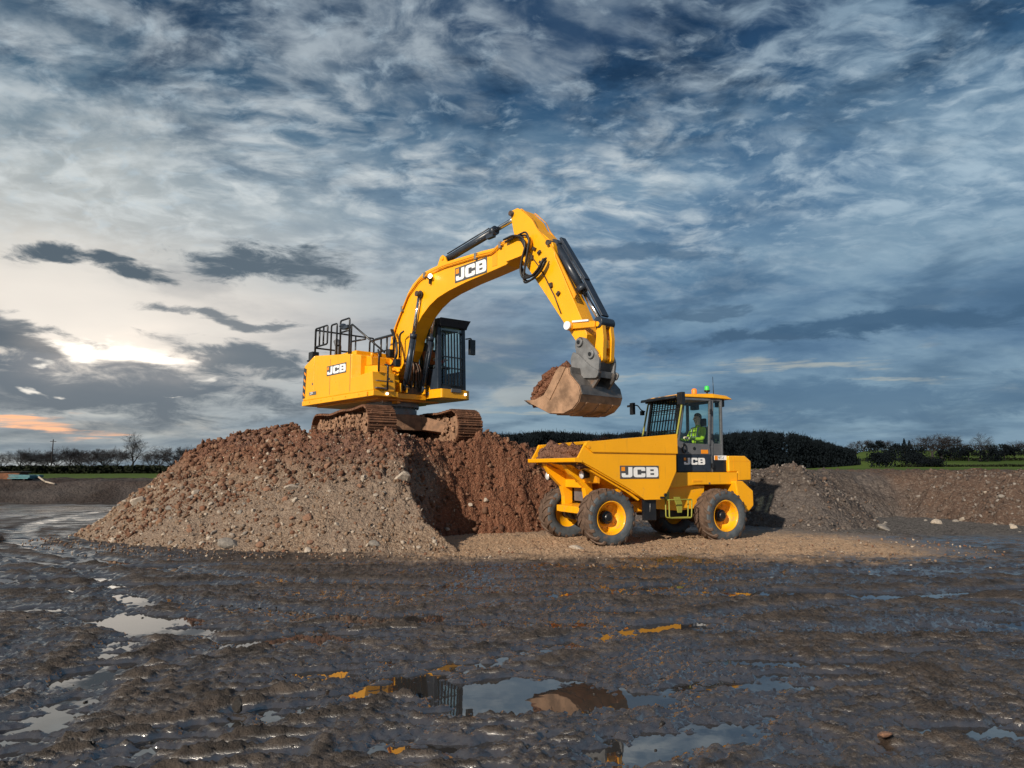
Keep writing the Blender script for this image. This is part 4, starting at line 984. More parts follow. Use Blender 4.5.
# counterweight and housing
cw = MB(); cw.loft([(-2.85, -1.22, 1.362), (-2.80, -1.31, 1.362), (-2.15, -1.31, 1.362), (-2.15, 1.31, 1.362), (-2.80, 1.31, 1.362), (-2.85, 1.22, 1.362)],
                   [(-2.82, -1.20, 2.36), (-2.77, -1.31, 2.40), (-2.15, -1.31, 2.64), (-2.15, 1.31, 2.64), (-2.77, 1.31, 2.40), (-2.82, 1.20, 2.36)])
cwo = cw.build('counterweight', Y1, EX, .035, seg=3)
mb = MB(); mb.loft([(-2.147, -1.305, 1.362), (0, -1.305, 1.362), (.16, -1.10, 1.362), (.16, .30, 1.362), (-2.147, 1.305, 1.362)],
                   [(-2.147, -1.305, 2.635), (0, -1.305, 2.43), (.16, -1.10, 2.40), (.16, .30, 2.40), (-2.147, 1.305, 2.62)])
hs = mb.build('engine_housing', Y1, EX, .03, seg=3)
mb = MB(); mb.prism([(-2.0, -1.0), (-.3, -1.0), (-.3, 1.0), (-2.0, 1.0)], 2.45, 2.60, 'z'); hood = mb.build('bonnet', Y1, EX, .03)
for x in (-1.15, -.02):
    mb = MB(); mb.box((x, -1.307, 1.92), (.008, .01, 1.0)); mb.build('panel_gap', M['charcoal'], hs)
mb = MB(); mb.box((-2.2, -1.312, 1.82), (.05, .012, .06)); mb.build('lock', M['charcoal'], hs)
mb = MB(); mb.prism([(-2.80, 1.44), (-2.66, 1.44), (-2.60, 2.30), (-2.76, 2.34)], -1.322, -1.300, 'y'); hp = mb.build('hazard_plate', M['navy'], cwo)
for k in range(4):
    z = 1.56 + k * .20; mb = MB(); mb.add([(-2.775 + .017 * k, -1.3245, z), (-2.65 + .013 * k, -1.3245, z - .08), (-2.65 + .013 * k, -1.3245, z - .01), (-2.775 + .017 * k, -1.3245, z + .07)], [(0, 1, 2, 3)]); mb.build('stripe', M['orange_mark'], hp)
maker_plate(hs, (-1.34, -1.306, 1.955), (1, 0, .0), (0, 0, 1), 1.10, .275)
mb = MB(); mb.box((-2.16, -1.312, 1.545), (.42, .016, .095)); bp = mb.build('model_plate', M['charcoal'], cwo, .003)
lettering(bp, '220X', (-2.33, -1.322, 1.52), (1, 0, 0), (0, 0, 1), .065, M['white'])
# right-hand step box, fuel tank, centre covers
mb = MB(); mb.loft([(.003, -1.318, 1.362), (1.18, -1.318, 1.362), (1.18, -.66, 1.362), (.163, -.66, 1.362), (.163, -1.1, 1.362)], [(.003, -1.318, 1.78), (1.12, -1.318, 1.84), (1.12, -.66, 1.84), (.163, -.66, 1.80), (.163, -1.1, 1.79)])
tb = mb.build('tool_box', Y1, EX, .015)
mb = MB(); mb.box((1.155, -.99, 1.62), (.012, .50, .012)); mb.cyl((1.16, -.85, 1.68), (1.172, -.85, 1.68), .03, n=10); mb.build('latch', M['charcoal'], tb)
mb = MB(); mb.prism([(.165, 1.80), (.85, 1.842), (.82, 2.06), (.165, 2.12)], -1.0, -.56); tank = mb.build('fuel_tank', Y1, EX, .02)
mb = MB(); mb.prism([(.165, 2.125), (.45, 2.11), (.42, 2.34), (.165, 2.40)], -.95, -.50); mb.cyl((.3, -.85, 2.36), (.3, -.85, 2.46), .05, n=12); mb.build('filler_cover', M['yellow2'], EX, .015)
mb = MB(); mb.prism([(.165, 1.37), (.9, 1.37), (.75, 1.85), (.165, 2.1)], -.50, -.31); mb.prism([(.0, 1.37), (.55, 1.37), (.45, 2.05), (.1, 2.05)], .31, .37)
mb.build('boom_foot_bracket', Y1, EX, .01)
mb = MB(); mb.box((.99, -.90, 1.30), (.14, .20, .11), None); mb.build('lamp_bracket', Y1, EX, .01)
lm = MB(); lm.cyl((1.222, -.94, 1.29), (1.25, -.94, 1.29), .032, n=14); lm.build('work_lamp', M['lit'], EX)
mb = MB(); mb.box((1.23, -1.12, 1.42), (.10, .30, .03)); mb.box((1.23, -1.12, 1.60), (.06, .26, .02)); mb.build('step', M['charcoal'], EX, .005)
# walkway rails
rail = M['black']
def rail_part(paths, r=.026, name='handrail'):
    mb = MB()
    for p in paths: mb.tube(arc(p, .07), r, 8)
    return mb.build(name, rail, EX)
ya = -1.02
rail_part([[(-2.72, ya, 2.40), (-2.72, ya, 3.54), (-1.95, ya, 3.54), (-1.95, ya, 2.99), (-2.72, ya, 2.99)]] + [[(x, ya, 2.99), (x, ya, 3.54)] for x in (-2.45, -2.2)])
rail_part([[(-2.78, ya + .04, 2.98), (-2.78, ya + .04, 3.52), (-2.78, 1.0, 3.52), (-2.78, 1.0, 2.55)], [(-2.78, ya + .04, 2.98), (-2.78, 1.0, 2.98)]] + [[(-2.78, y, 2.55), (-2.78, y, 3.52)] for y in (-.98, -.3, .35)])
rail_part([[(-1.72, ya, 2.58), (-1.72, ya, 3.50), (-1.38, ya, 3.50), (-1.38, ya, 2.55)]])
rail_part([[(-1.18, ya, 2.55), (-1.18, ya, 3.54), (-.66, ya, 3.54), (-.66, ya, 2.48)], [(-1.18, ya, 3.20), (-.66, ya, 3.20)]])
rail_part([[(-.55, ya, 2.46), (-.55, ya, 3.36), (.80, -.78, 2.42)], [(-.55, ya, 2.86), (.05, -.92, 2.86)]])
rail_part([[(-2.72, 1.02, 3.5), (-.6, 1.02, 3.5), (-.6, 1.02, 2.6)], [(-2.72, 1.02, 3.05), (-.6, 1.02, 3.05)], [(-1.65, 1.02, 2.6), (-1.65, 1.02, 3.5)]])
rail_part([[(-.45, -.5, 2.45), (-.45, -.5, 2.92), (.78, -.5, 2.92), (.78, -.5, 2.30)], [(.15, -.5, 2.40), (.15, -.5, 2.92)], [(.45, -.5, 2.38), (.45, -.5, 2.92)]])
rail_part([[(1.15, -1.15, 1.84), (1.15, -1.15, 2.30), (.85, -1.0, 2.45)], [(1.26, -.95, 1.38), (1.26, -.95, 2.02), (1.12, -.95, 2.04)]])
rail_part([[(.95, -.42, 2.3), (.95, -.42, 2.92), (1.12, -.42, 2.98)]])
mb = MB(); mb.box((.72, -.55, 2.42), (.16, .16, .22)); mb.box((.95, -.50, 2.15), (.14, .16, .2)); mb.build('valve_cover', M['black'], EX, .02)
mb = MB(); mb.cyl((-1.05, -1.0, 3.28), (-1.05, -1.0, 3.36), .07, .10, 12); mb.cyl((-1.05, -1.0, 3.36), (-1.05, -1.0, 3.44), .13, .05, 12); mb.box((-.85, -1.0, 3.31), (.28, .12, .1)); mb.cyl((-1.25, -.98, 2.6), (-1.25, -.98, 3.3), .03, n=8); mb.build('camera_mast', M['navy'], EX, .01)
mb = MB(); mb.cyl((-1.62, -.85, 2.55), (-1.60, -.85, 2.88), .10, .09, 16); mb.cyl((-1.60, -.85, 2.88), (-1.72, -.85, 3.06), .09, .085, 16, False); mb.build('exhaust_stack', M['charcoal'], EX)
mb = MB(); mb.box((-2.62, -1.10, 2.70), (.26, .22, .24)); mb.box((-2.60, -1.1, 2.56), (.34, .3, .05)); mb.build('rear_lamp_box', M['black'], EX, .02)
# cab deck and cab
mb = MB(); mb.prism(rounded([(-.3, .42), (1.25, .42), (1.62, .47), (1.64, 1.38), (1.40, 1.55), (-.3, 1.52)], {2: .05, 3: .14, 4: .10}, 6), 1.27, 1.50, 'z'); dk = mb.build('cab_deck', Y1, EX, .015)
mb = MB(); mb.box((1.643, .93, 1.47), (.03, .34, .10)); mb.build('front_step_plate', M['charcoal'], dk, .01)
mb = MB(); mb.cyl((1.635, 1.24, 1.39), (1.66, 1.24, 1.39), .032, n=14); mb.build('work_lamp', M['lit'], EX)
mb = MB(); mb.box((1.0, .412, 1.40), (.26, .016, .085)); dp = mb.build('model_plate', M['charcoal'], dk, .003); lettering(dp, '220X', (.90, .403, 1.375), (1, 0, 0), (0, 0, 1), .055, M['white'])
cb = MB(); nv = M['navy']
x0, x1, y0, y1 = -.28, 1.50, .44, 1.38
for (x, y, wx, wy, lean) in ((x1 - .07, y0 + .06, .13, .12, -.06), (x1 - .07, y1 - .06, .13, .12, -.06), (.45, y0 + .04, .10, .07, 0), (.45, y1 - .04, .10, .07, 0), (x0 + .06, y0 + .06, .12, .12, 0), (x0 + .06, y1 - .06, .12, .12, 0)):
    cb.bar((x, y, 1.50), (x + lean, y, 3.24), wy, wx, (1, 0, 0))
cb.box(((x0 + x1) / 2, y0 + .03, 1.78), (x1 - x0 - .1, .05, .56)); cb.box(((x0 + x1) / 2, y1 - .03, 1.78), (x1 - x0 - .1, .05, .56)); cb.box((x0 + .04, .91, 1.95), (.06, .85, .9))
cb.box((x1 - .06, .91, 1.56), (.08, .82, .12)); cb.box(((x0 + x1) / 2, .91, 1.515), (x1 - x0, .94, .03))
cabo = cb.build('cab_frame', nv, EX, .015)
mb = MB(); mb.loft([(x0 - .05, y0 - .03, 3.20), (x1 - .02, y0 - .03, 3.20), (x1 - .02, y1 + .03, 3.20), (x0 - .05, y1 + .03, 3.20)], [(x0, y0, 3.34), (x1 + .02, y0 - .05, 3.40), (x1 + .02, y1 + .05, 3.44), (x0, y1, 3.38)]); mb.box((.3, .91, 3.39), (.9, .6, .06)); mb.build('cab_roof', nv, cabo, .02)
mb = MB(); mb.loft([(x1 - .02, y0 + .02, 3.18), (x1 + .03, y0 + .02, 3.20), (x1 + .03, y1 - .02, 3.22), (x1 - .02, y1 - .02, 3.20)], [(x1 + .02, y0 - .04, 3.38), (x1 + .13, y0 - .04, 3.40), (x1 + .13, y1 + .05, 3.43), (x1 + .02, y1 + .05, 3.42)]); mb.build('visor', nv, cabo, .012)
g = MB()
for k in range(6): y = .66 + k * .10; g.bar((x1 + .05, y, 1.62), (x1 - .01, y, 3.08 - .02 * abs(k - 2.5)), .03, .03, (1, 0, 0))
for z in (1.62, 2.08, 2.38, 3.08): g.bar((x1 + .05 - .04 * (z - 1.6), .56, z), (x1 + .05 - .04 * (z - 1.6), 1.30, z), .025, .03)
g.build('windscreen_guard', M['black'], cabo)
for nm, pts in (('windscreen', [(x1 - .03, y0 + .12, 1.64), (x1 - .03, y1 - .12, 1.64), (x1 - .08, y1 - .12, 3.18), (x1 - .08, y0 + .12, 3.18)]),
                ('window', [(.52, y0 + .03, 2.07), (1.38, y0 + .03, 2.07), (1.33, y0 + .03, 3.18), (.52, y0 + .03, 3.18)]), ('window', [(x0 + .13, y0 + .03, 2.07), (.39, y0 + .03, 2.07), (.39, y0 + .03, 3.18), (x0 + .13, y0 + .03, 3.18)]),
                ('window', [(.52, y1 - .03, 2.07), (1.38, y1 - .03, 2.07), (1.33, y1 - .03, 3.18), (.52, y1 - .03, 3.18)]), ('window', [(x0 + .13, y1 - .03, 2.07), (.39, y1 - .03, 2.07), (.39, y1 - .03, 3.18), (x0 + .13, y1 - .03, 3.18)]),
                ('rear_window', [(x0 + .04, y0 + .13, 2.42), (x0 + .04, y1 - .13, 2.42), (x0 + .04, y1 - .13, 3.18), (x0 + .04, y0 + .13, 3.18)])):
    mb = MB(); mb.add(pts, [(0, 1, 2, 3)]); mb.build(nm, M['glass'], cabo)
mb = MB(); mb.box((.60, .91, 2.0), (.50, .50, .14)); mb.box((.34, .91, 2.40), (.13, .50, .72), (0, -.12, 0)); mb.box((.30, .91, 2.84), (.1, .28, .2)); mb.box((.58, .91, 1.74), (.4, .4, .40))
for s_ in (-.3, .3): mb.box((.72, .91 + s_, 2.18), (.42, .1, .08))
mb.build('operator_seat', M['seat'], cabo, .02)
mb = MB(); mb.tube(arc([(x1 - .05, y1, 2.95), (x1 + .02, y1 + .14, 2.98), (x1 + .02, y1 + .16, 2.90)], .05), .02, 8); mb.box((x1 + .02, y1 + .17, 2.73), (.09, .19, .42)); mb.build('mirror', M['black'], EX, .03)
# boom
BOOM = [(0.10, 2.55), (0.22, 3.09), (0.47, 3.41), (0.74, 3.75), (0.97, 4.06), (1.20, 4.26), (1.66, 4.47), (2.04, 4.51), (2.66, 4.54), (4.06, 4.48), (4.55, 4.44), (4.86, 4.54), (5.10, 4.56), (5.44, 4.38), (5.42, 4.14), (4.93, 3.95), (4.26, 3.90), (3.5, 3.85), (2.79, 3.77), (2.33, 3.68), (1.98, 3.54), (1.63, 3.32), (1.37, 3.06), (1.21, 2.79), (1.10, 2.5), (0.60, 1.90), (0.42, 1.78), (0.22, 1.82), (0.13, 2.0)]
mb = MB(); mb.prism(BOOM, -.215, .215); boom = mb.build('boom', Y1, EX, .012)
mb = MB()
for s_ in (-1, 1): mb.prism(rounded([(4.9, 4.48), (5.5, 4.46), (5.80, 4.34), (5.76, 4.12), (5.5, 4.02), (4.95, 4.0)], .08), s_ * .20, s_ * .26)
mb.cyl((5.61, -.30, 4.27), (5.61, .30, 4.27), .07, n=18); mb.build('boom_nose', Y1, boom, .008)
mb = MB(); mb.cyl((.40, -.28, 1.98), (.40, .28, 1.98), .13, n=20); mb.cyl((.40, -.33, 1.98), (.40, .33, 1.98), .06, n=16); mb.build('foot_pin', M['yellow2'], boom, .006)
for s_ in (-1, 1):
    mb = MB(); mb.cyl((1.63, s_ * .21, 3.90), (1.63, s_ * .39, 3.90), .07, n=18); mb.cyl((1.63, s_ * .26, 3.90), (1.63, s_ * .275, 3.90), .10, n=18); mb.build('cylinder_pin', M['grease'], boom)
    mb = MB(); a = Vector((1.03, s_ * .275, 1.52)); b = Vector((1.63, s_ * .275, 3.90)); d = (b - a).normalized()
    mb.cyl(a, a + d * 1.32, .078, n=20); mb.cyl(a + d * 1.30, a + d * 1.42, .092, n=20); mb.cyl(a - Vector((0, .07, 0)), a + Vector((0, .07, 0)), .10, n=16); mb.tube([a + d * .15 + Vector((.10, -s_ * .03, 0)), a + d * 1.25 + Vector((.10, -s_ * .03, 0))], .018, 6)
    c = mb.build('boom_cylinder', M['navy'], EX); mb = MB(); mb.cyl(a + d * 1.3, b, .048, n=16); mb.build('rod', M['chrome'], c)
mb = MB()
for s_ in (-1, 1): mb.prism([(2.16, 4.51), (2.62, 4.53), (2.52, 4.72), (2.40, 4.80), (2.30, 4.76)], s_ * .09, s_ * .13)
mb.cyl((2.42, -.16, 4.70), (2.42, .16, 4.70), .045, n=14); mb.build('cylinder_bracket', Y1, boom, .005)
a = Vector((2.42, 0, 4.70)); b = Vector((5.12, 0, 5.08)); d = (b - a).normalized(); mb = MB(); mb.cyl(a, a + d * 1.82, .088, n=22); mb.cyl(a + d * 1.80, a + d * 1.93, .11, n=22); mb.box(a + d * 1.78 + Vector((0, -.03, -.10)), (.25, .10, .09)); mb.tube([a + d * .1 + Vector((0, -.06, .10)), a + d * 1.75 + Vector((0, -.06, .10))], .018, 6)
c = mb.build('stick_cylinder', M['navy'], EX); mb = MB(); mb.cyl(a + d * 1.85, b, .055, n=18); mb.build('rod', M['chrome'], c)
maker_plate(boom, (3.06, -.217, 3.905), (1, 0, .01), (-.01, 0, 1), 1.22, .375)
for k, yy in enumerate((-.238, -.262)):
    off = .05 * k
    mb = MB(); mb.tube(arc([(.34, yy, 2.95 - off), (.48, yy, 3.28 - off), (.80, yy, 3.70 - off), (1.05, yy, 4.03 - off), (1.58, yy, 4.35 - off), (2.1, yy, 4.42 - off), (2.6, yy, 4.45 - off), (4.06, yy, 4.40 - off), (4.5, yy, 4.36 - off), (4.72, yy, 4.47 - off), (5.05, yy, 4.50 - off)], .12), .019, 7); mb.build('hydraulic_pipe', M['yellow2'], boom)
mb = MB()
for (x, z) in ((.78, 3.66), (1.8, 4.37), (3.9, 4.38), (4.78, 4.44)): mb.box((x, -.25, z), (.07, .07, .15))
mb.build('pipe_clamp', M['grey'], boom, .006)
mb = MB(); mb.cyl((2.12, -.31, 4.26), (2.20, -.35, 4.26), .05, n=14); bl = mb.build('boom_lamp', M['lit'], EX); mb = MB(); mb.cyl((2.04, -.28, 4.26), (2.12, -.31, 4.26), .06, n=14); mb.box((2.06, -.25, 4.22), (.05, .07, .26)); mb.build('lamp_body', M['black'], bl)
mb = MB(); mb.box((4.55, -.218, 4.18), (.17, .006, .34)); mb.build('lift_eye_sign', M['yellow2'], boom)
# stick
STICK = [(5.06, 5.06), (5.10, 5.17), (5.28, 5.18), (5.44, 5.09), (5.74, 4.80), (5.87, 4.58), (6.28, 4.20), (6.38, 4.10), (6.45, 3.78), (6.87, 2.93), (7.20, 2.28), (7.30, 2.02), (7.25, 1.82), (7.12, 1.78), (7.0, 1.93), (6.07, 3.15), (5.62, 3.72), (5.30, 4.15), (5.16, 4.65)]
mb = MB(); mb.prism(STICK, -.19, .19); st = mb.build('stick', Y1, EX, .010)
mb = MB()
for s_ in (-1, 1): mb.prism([(5.42, 5.12), (5.80, 4.78), (5.92, 4.54), (6.42, 3.95), (7.0, 2.78), (7.05, 2.86), (6.42, 3.99), (5.93, 4.55), (5.79, 4.80), (5.47, 5.10)], s_ * .19, s_ * .225)
mb.build('flange', M['yellow2'], st, .004)
mb = MB()
for (x, z, r) in ((5.12, 5.09, .06), (6.29, 4.12, .06), (7.17, 1.90, .08), (6.90, 2.24, .06)): mb.cyl((x, -.26, z), (x, .26, z), r, n=16)
mb.build('pin', M['grease'], st)
mb = MB(); mb.box((5.0, 0, 5.16), (.12, .1, .02)); mb.build('pin_guard', M['black'], st)
HOSE = [(5.05, 4.50), (5.37, 4.53), (5.60, 4.41), (5.70, 4.20), (5.58, 3.99), (5.52, 3.76), (5.66, 3.54), (5.92, 3.46), (6.16, 3.60), (6.30, 3.78)]
for k in range(5):
    mb = MB(); o = .055 * k; mb.tube(arc([(x + (o * .6 if 1 < i < 6 else 0) , -.30 - .045 * (k % 3), z - (.05 * k if 3 < i < 7 else .02 * k) + (.08 * (k - 2) if i in (2, 3) else 0)) for i, (x, z) in enumerate(HOSE)], .22, 6), .022, 8); mb.build('hose', M['hose'], EX)
mb = MB()
for i, (x, z) in enumerate(((5.85, 4.10), (5.78, 3.92), (6.0, 3.98), (6.05, 3.75), (6.35, 3.2), (6.55, 2.98))): mb.box((x, -.21, z), (.09, .06, .06), (0, .6 + i, 0))
for (a, b) in (((5.8, 3.9), (6.2, 3.35)), ((6.2, 3.35), (6.62, 2.55))): mb.tube([(a[0], -.21, a[1]), ((a[0] + b[0]) / 2 + .03, -.215, (a[1] + b[1]) / 2), (b[0], -.21, b[1])], .013, 6)
mb.build('hose_clamp', M['grease'], st)
# bucket cylinder with its guard, links and hitch
a = Vector((6.30, 0, 4.12)); b = Vector((7.55, 0, 2.20)); d = (b - a).normalized(); nrm = Vector((-d.z, 0, d.x)) * -1
if nrm.x < 0: nrm = -nrm
mb = MB(); mb.cyl(a, a + d * 1.28, .085, n=22); mb.cyl(a + d * 1.25, a + d * 1.37, .105, n=22); mb.cyl(a - Vector((0, .09, 0)), a + Vector((0, .09, 0)), .11, n=16); c = mb.build('bucket_cylinder', M['navy'], EX)
mb = MB(); mb.cyl(a + d * 1.3, b, .05, n=16); mb.build('rod', M['chrome'], c)
mb = MB(); mb.bar(a + d * .02 + nrm * .20, a + d * 1.25 + nrm * .20, .15, .055, tuple(nrm)); mb.bar(a + d * .05 + nrm * .12, a + d * .12 + nrm * .20, .10, .05, tuple(nrm)); mb.bar(a + d * 1.15 + nrm * .185, b - d * .10 + nrm * .13, .20, .045, tuple(nrm)); mb.tube([a + d * .2 + nrm * .16 + Vector((0, -.08, 0)), a + d * 1.2 + nrm * .15 + Vector((0, -.08, 0))], .02, 7); mb.cyl(b - Vector((0, .20, 0)) + nrm * .04, b + Vector((0, .20, 0)) + nrm * .04, .11, n=18)
mb.build('rod_guard', M['navy'], c, .008)
for s_ in (-1, 1):
    mb = MB(); mb.bar((6.90, s_ * .235, 2.24), (7.56, s_ * .235, 2.18), .05, .12); mb.cyl((6.90, s_ * .21, 2.24), (6.90, s_ * .29, 2.24), .095, n=18); mb.build('side_link', Y1 if s_ > 0 else M['yellow2'], EX, .008)
mb = MB(); mb.cyl((6.90, -.30, 2.24), (6.90, -.345, 2.24), .085, n=18); mb.bar((7.0, -.275, 2.31), (7.42, -.275, 2.27), .03, .035); mb.build('link_pin', M['white'], EX)
mb = MB()
for s_ in (-1, 1): mb.prism(rounded([(7.50, 2.25), (7.66, 2.25), (7.70, 1.9), (7.67, 1.46), (7.52, 1.44), (7.46, 1.62), (7.52, 1.95)], .05), s_ * .07, s_ * .17)
mb.box((7.59, 0, 1.80), (.14, .3, .16)); mb.cyl((7.58, -.22, 2.18), (7.58, .22, 2.18), .05, n=14); mb.cyl((7.58, -.22, 1.54), (7.58, .22, 1.54), .06, n=14); mb.build('tipping_link', Y1, EX, .008)
mb = MB()
for s_ in (-1, 1): mb.prism(rounded([(7.03, 1.84), (7.10, 1.98), (7.28, 1.96), (7.58, 1.66), (7.66, 1.46), (7.62, 1.20), (7.37, 1.25), (7.10, 1.52)], .06), s_ * .20, s_ * .255)
for s_ in (-1, 1): mb.prism(rounded([(7.03, 1.70), (7.18, 1.62), (7.47, 1.36), (7.69, 1.24), (7.63, 1.12), (7.29, 1.15), (7.0, 1.30), (6.96, 1.55)], .05), s_ * .27, s_ * .31)
mb.box((7.35, 0, 1.27), (.5, .40, .12), (0, .25, 0))
hi_ = mb.build('quick_hitch', M['grey'], EX, .008)
for (x, z) in ((7.17, 1.87), (7.46, 1.60)):
    mb = MB(); mb.cyl((x, -.255, z), (x, -.30, z), .085, n=18); mb.cyl((x, .255, z), (x, .30, z), .085, n=18); p_ = mb.build('pin_boss', M['grey'], hi_, .006); mb = MB(); mb.cyl((x, -.29, z), (x, -.312, z), .04, n=12); mb.build('pin', M['black'], p_)
# bucket
WRAP = [(7.20, 1.34), (7.22, 1.20), (7.45, .97), (7.50, .80), (7.45, .66), (7.30, .53), (7.05, .455), (6.67, .48), (6.16, .70), (6.00, .775)]
INN = [(7.16, 1.33), (7.18, 1.18), (7.40, .95), (7.455, .80), (7.41, .69), (7.28, .57), (7.05, .50), (6.68, .52), (6.18, .735), (6.01, .80)]
W2 = .60
mb = MB(); mb.prism(WRAP + INN[::-1], -W2, W2); bk = mb.build('bucket', M['bucket'], EX, .004)
mb = MB(); mb.prism([(7.205, 1.345), (7.226, 1.205), (7.455, .975), (7.506, .80), (7.52, .80), (7.47, .985), (7.24, 1.22), (7.22, 1.35)], -W2 + .01, W2 - .01); mb.build('back_plate', M['bucket_top'], bk, .003)
for s_ in (-1, 1):
    mb = MB(); mb.prism([(6.98, 1.37), (7.19, 1.33), (7.21, 1.20), (7.44, .96), (7.49, .80), (7.44, .67), (7.29, .54), (7.05, .465), (6.67, .49), (6.16, .71), (6.02, .78), (6.28, .79), (6.52, .86), (6.74, 1.11), (6.88, 1.31)], s_ * (W2 - .02), s_ * (W2 + .025)); mb.prism([(6.985, 1.38), (7.14, 1.35), (6.98, 1.12), (6.70, .74), (6.55, .86), (6.75, 1.11), (6.89, 1.31)], s_ * (W2 + .026), s_ * (W2 + .045)); mb.build('side_plate', M['bucket'], bk, .006)
mb = MB()
for y in (-.22, .22):
    mb.prism([(7.18, 1.36), (7.66, 1.24), (7.62, 1.10), (7.47, .93), (7.30, 1.13), (7.2, 1.2)], y - .03, y + .03)
mb.build('bucket_ear', M['bucket_top'], bk, .006)
mb = MB()
for y in (-.38, 0, .38): mb.prism([(WRAP[i][0] + dx_, WRAP[i][1] + dz_) for i, dx_, dz_ in ((4, .02, -.005), (5, .012, -.015), (6, 0, -.02), (7, -.005, -.018))] + [(WRAP[i][0], WRAP[i][1] + .005) for i in (7, 6, 5, 4)], y - .03, y + .03)
mb.build('wear_strip', M['bucket'], bk)
mb = MB(); mb.prism([(6.02, .79), (5.94, .80), (6.10, .70), (6.2, .68), (6.2, .72)], -W2 - .02, W2 + .02); mb.build('cutting_edge', M['grease'], bk, .004)
# hoses and valves at the boom foot
rs = random.Random(4)
for k in range(7):
    y = -.26 + .085 * k; mb = MB(); mb.tube(arc([(.75, y * .8, 1.40), (.98, y, 1.55 + .1 * rs.random()), (1.02, y * .9, 2.0 + .2 * rs.random()), (.80, y * .7, 2.35)], .2, 6), .026, 7); mb.build('hose', M['grease'] if k % 2 else M['mudtrack'], EX)
mb = MB(); mb.box((.85, 0, 1.46), (.28, .5, .20)); [mb.box((1.0, -.2 + .13 * k, 1.62), (.08, .06, .18)) for k in range(4)]; mb.build('valve_block', M['grease'], EX, .01)
for s_ in (-1, 1): mb = MB(); mb.prism([(.92, 1.37), (1.14, 1.37), (1.12, 1.60), (1.0, 1.64), (.92, 1.55)], s_ * .26, s_ * .30); mb.prism([(.92, 1.37), (1.14, 1.37), (1.12, 1.60), (1.0, 1.64), (.92, 1.55)], s_ * .44, s_ * .48); mb.build('cylinder_lug', Y1, EX, .006)
for k in range(2):
    mb = MB(); mb.tube(arc([(.50, -.36 - .05 * k, 3.12), (.85, -.46, 2.75 - .1 * k), (.98, -.50 - .03 * k, 2.35), (.75, -.52, 2.10), (.45, -.5, 2.12)], .25, 7), .026, 8); mb.build('hose', M['hose'], EX)

# clay heaped in the bucket: a thing of its own
def clod_pile(name, pts, nu, nv, n, smin, smax, seed, depth=(0, 0, -.25), jit=.035):
    """a lumpy closed slab through the given grid of points with clods bedded in its face, all one mesh"""
    P = np.array(pts, float).reshape(nu, nv, 3); D = np.array(depth, float); rs = np.random.RandomState(seed); up = -D / np.linalg.norm(D)
    u, v = np.meshgrid(np.arange(nu) * .035, np.arange(nv) * .035, indexing='ij'); edge = np.minimum(1, np.minimum(np.minimum(np.arange(nu), np.arange(nu)[::-1])[:, None], np.minimum(np.arange(nv), np.arange(nv)[::-1])[None]) / 4.0)
    P = P + up * ((jit * fbm(u * 3, v * 3, 4, .6, seed=seed) + jit * fbm(u * 8, v * 8, 3, .6, seed=seed + 3, kind='c')) * edge)[..., None]
    Q = P + D; idx = np.arange(nu * nv).reshape(nu, nv); q = np.stack([idx[:-1, :-1], idx[:-1, 1:], idx[1:, 1:], idx[1:, :-1]], -1).reshape(-1, 4); k = nu * nv
    T = [q[:, [0, 1, 2]], q[:, [0, 2, 3]], q[:, [2, 1, 0]] + k, q[:, [3, 2, 0]] + k]
    for e in (idx[0, :], idx[:, -1], idx[-1, ::-1], idx[::-1, 0]):
        a, b = e[:-1], e[1:]; T += [np.stack([a, a + k, b + k], -1), np.stack([a, b + k, b], -1)]
    V = [P.reshape(-1, 3), Q.reshape(-1, 3)]; nn = 2 * k
    bm = bmesh.new(); bmesh.ops.create_icosphere(bm, subdivisions=1, radius=1.0); bv = np.array([w.co[:] for w in bm.verts]); bf = np.array([[w.index for w in f.verts] for f in bm.faces]); bm.free()
    for i in range(n):
        c = P[rs.randint(1, nu - 1), rs.randint(1, nv - 1)] + rs.normal(size=3) * .01; s = smin + (smax - smin) * rs.rand() ** 2.6
        V.append(c + up * s * .3 + bv * s * (1 + .28 * rs.uniform(-1, 1, (len(bv), 1))) * rs.uniform(.7, 1.15, 3)); T.append(bf + nn); nn += len(bv)
    return link(name, bulk_mesh(name, np.concatenate(V), np.concatenate(T)), M['cut'])
nrm_ = np.array((-.52, 0, .85)); pts = []
for u in np.linspace(0, 1, 40):
    for v in np.linspace(-.565, .565, 40):
        b_ = -.02 + .30 * math.sin(math.pi * min(1, max(0, u * .96 + .02))) ** .7 * max(0, 1 - (abs(v) / .60) ** 3); pts.append((6.06 + .93 * u + nrm_[0] * b_, v, .80 + .56 * u + nrm_[2] * b_))
o = clod_pile('clay_load', pts, 40, 40, 900, .014, .10, 11, (.10, 0, -.16), .03)
o.location = EX.location; o.rotation_euler = EX.rotation_euler; tag(o, 'lumpy brown clay heaped in the raised bucket of the excavator', 'soil load')

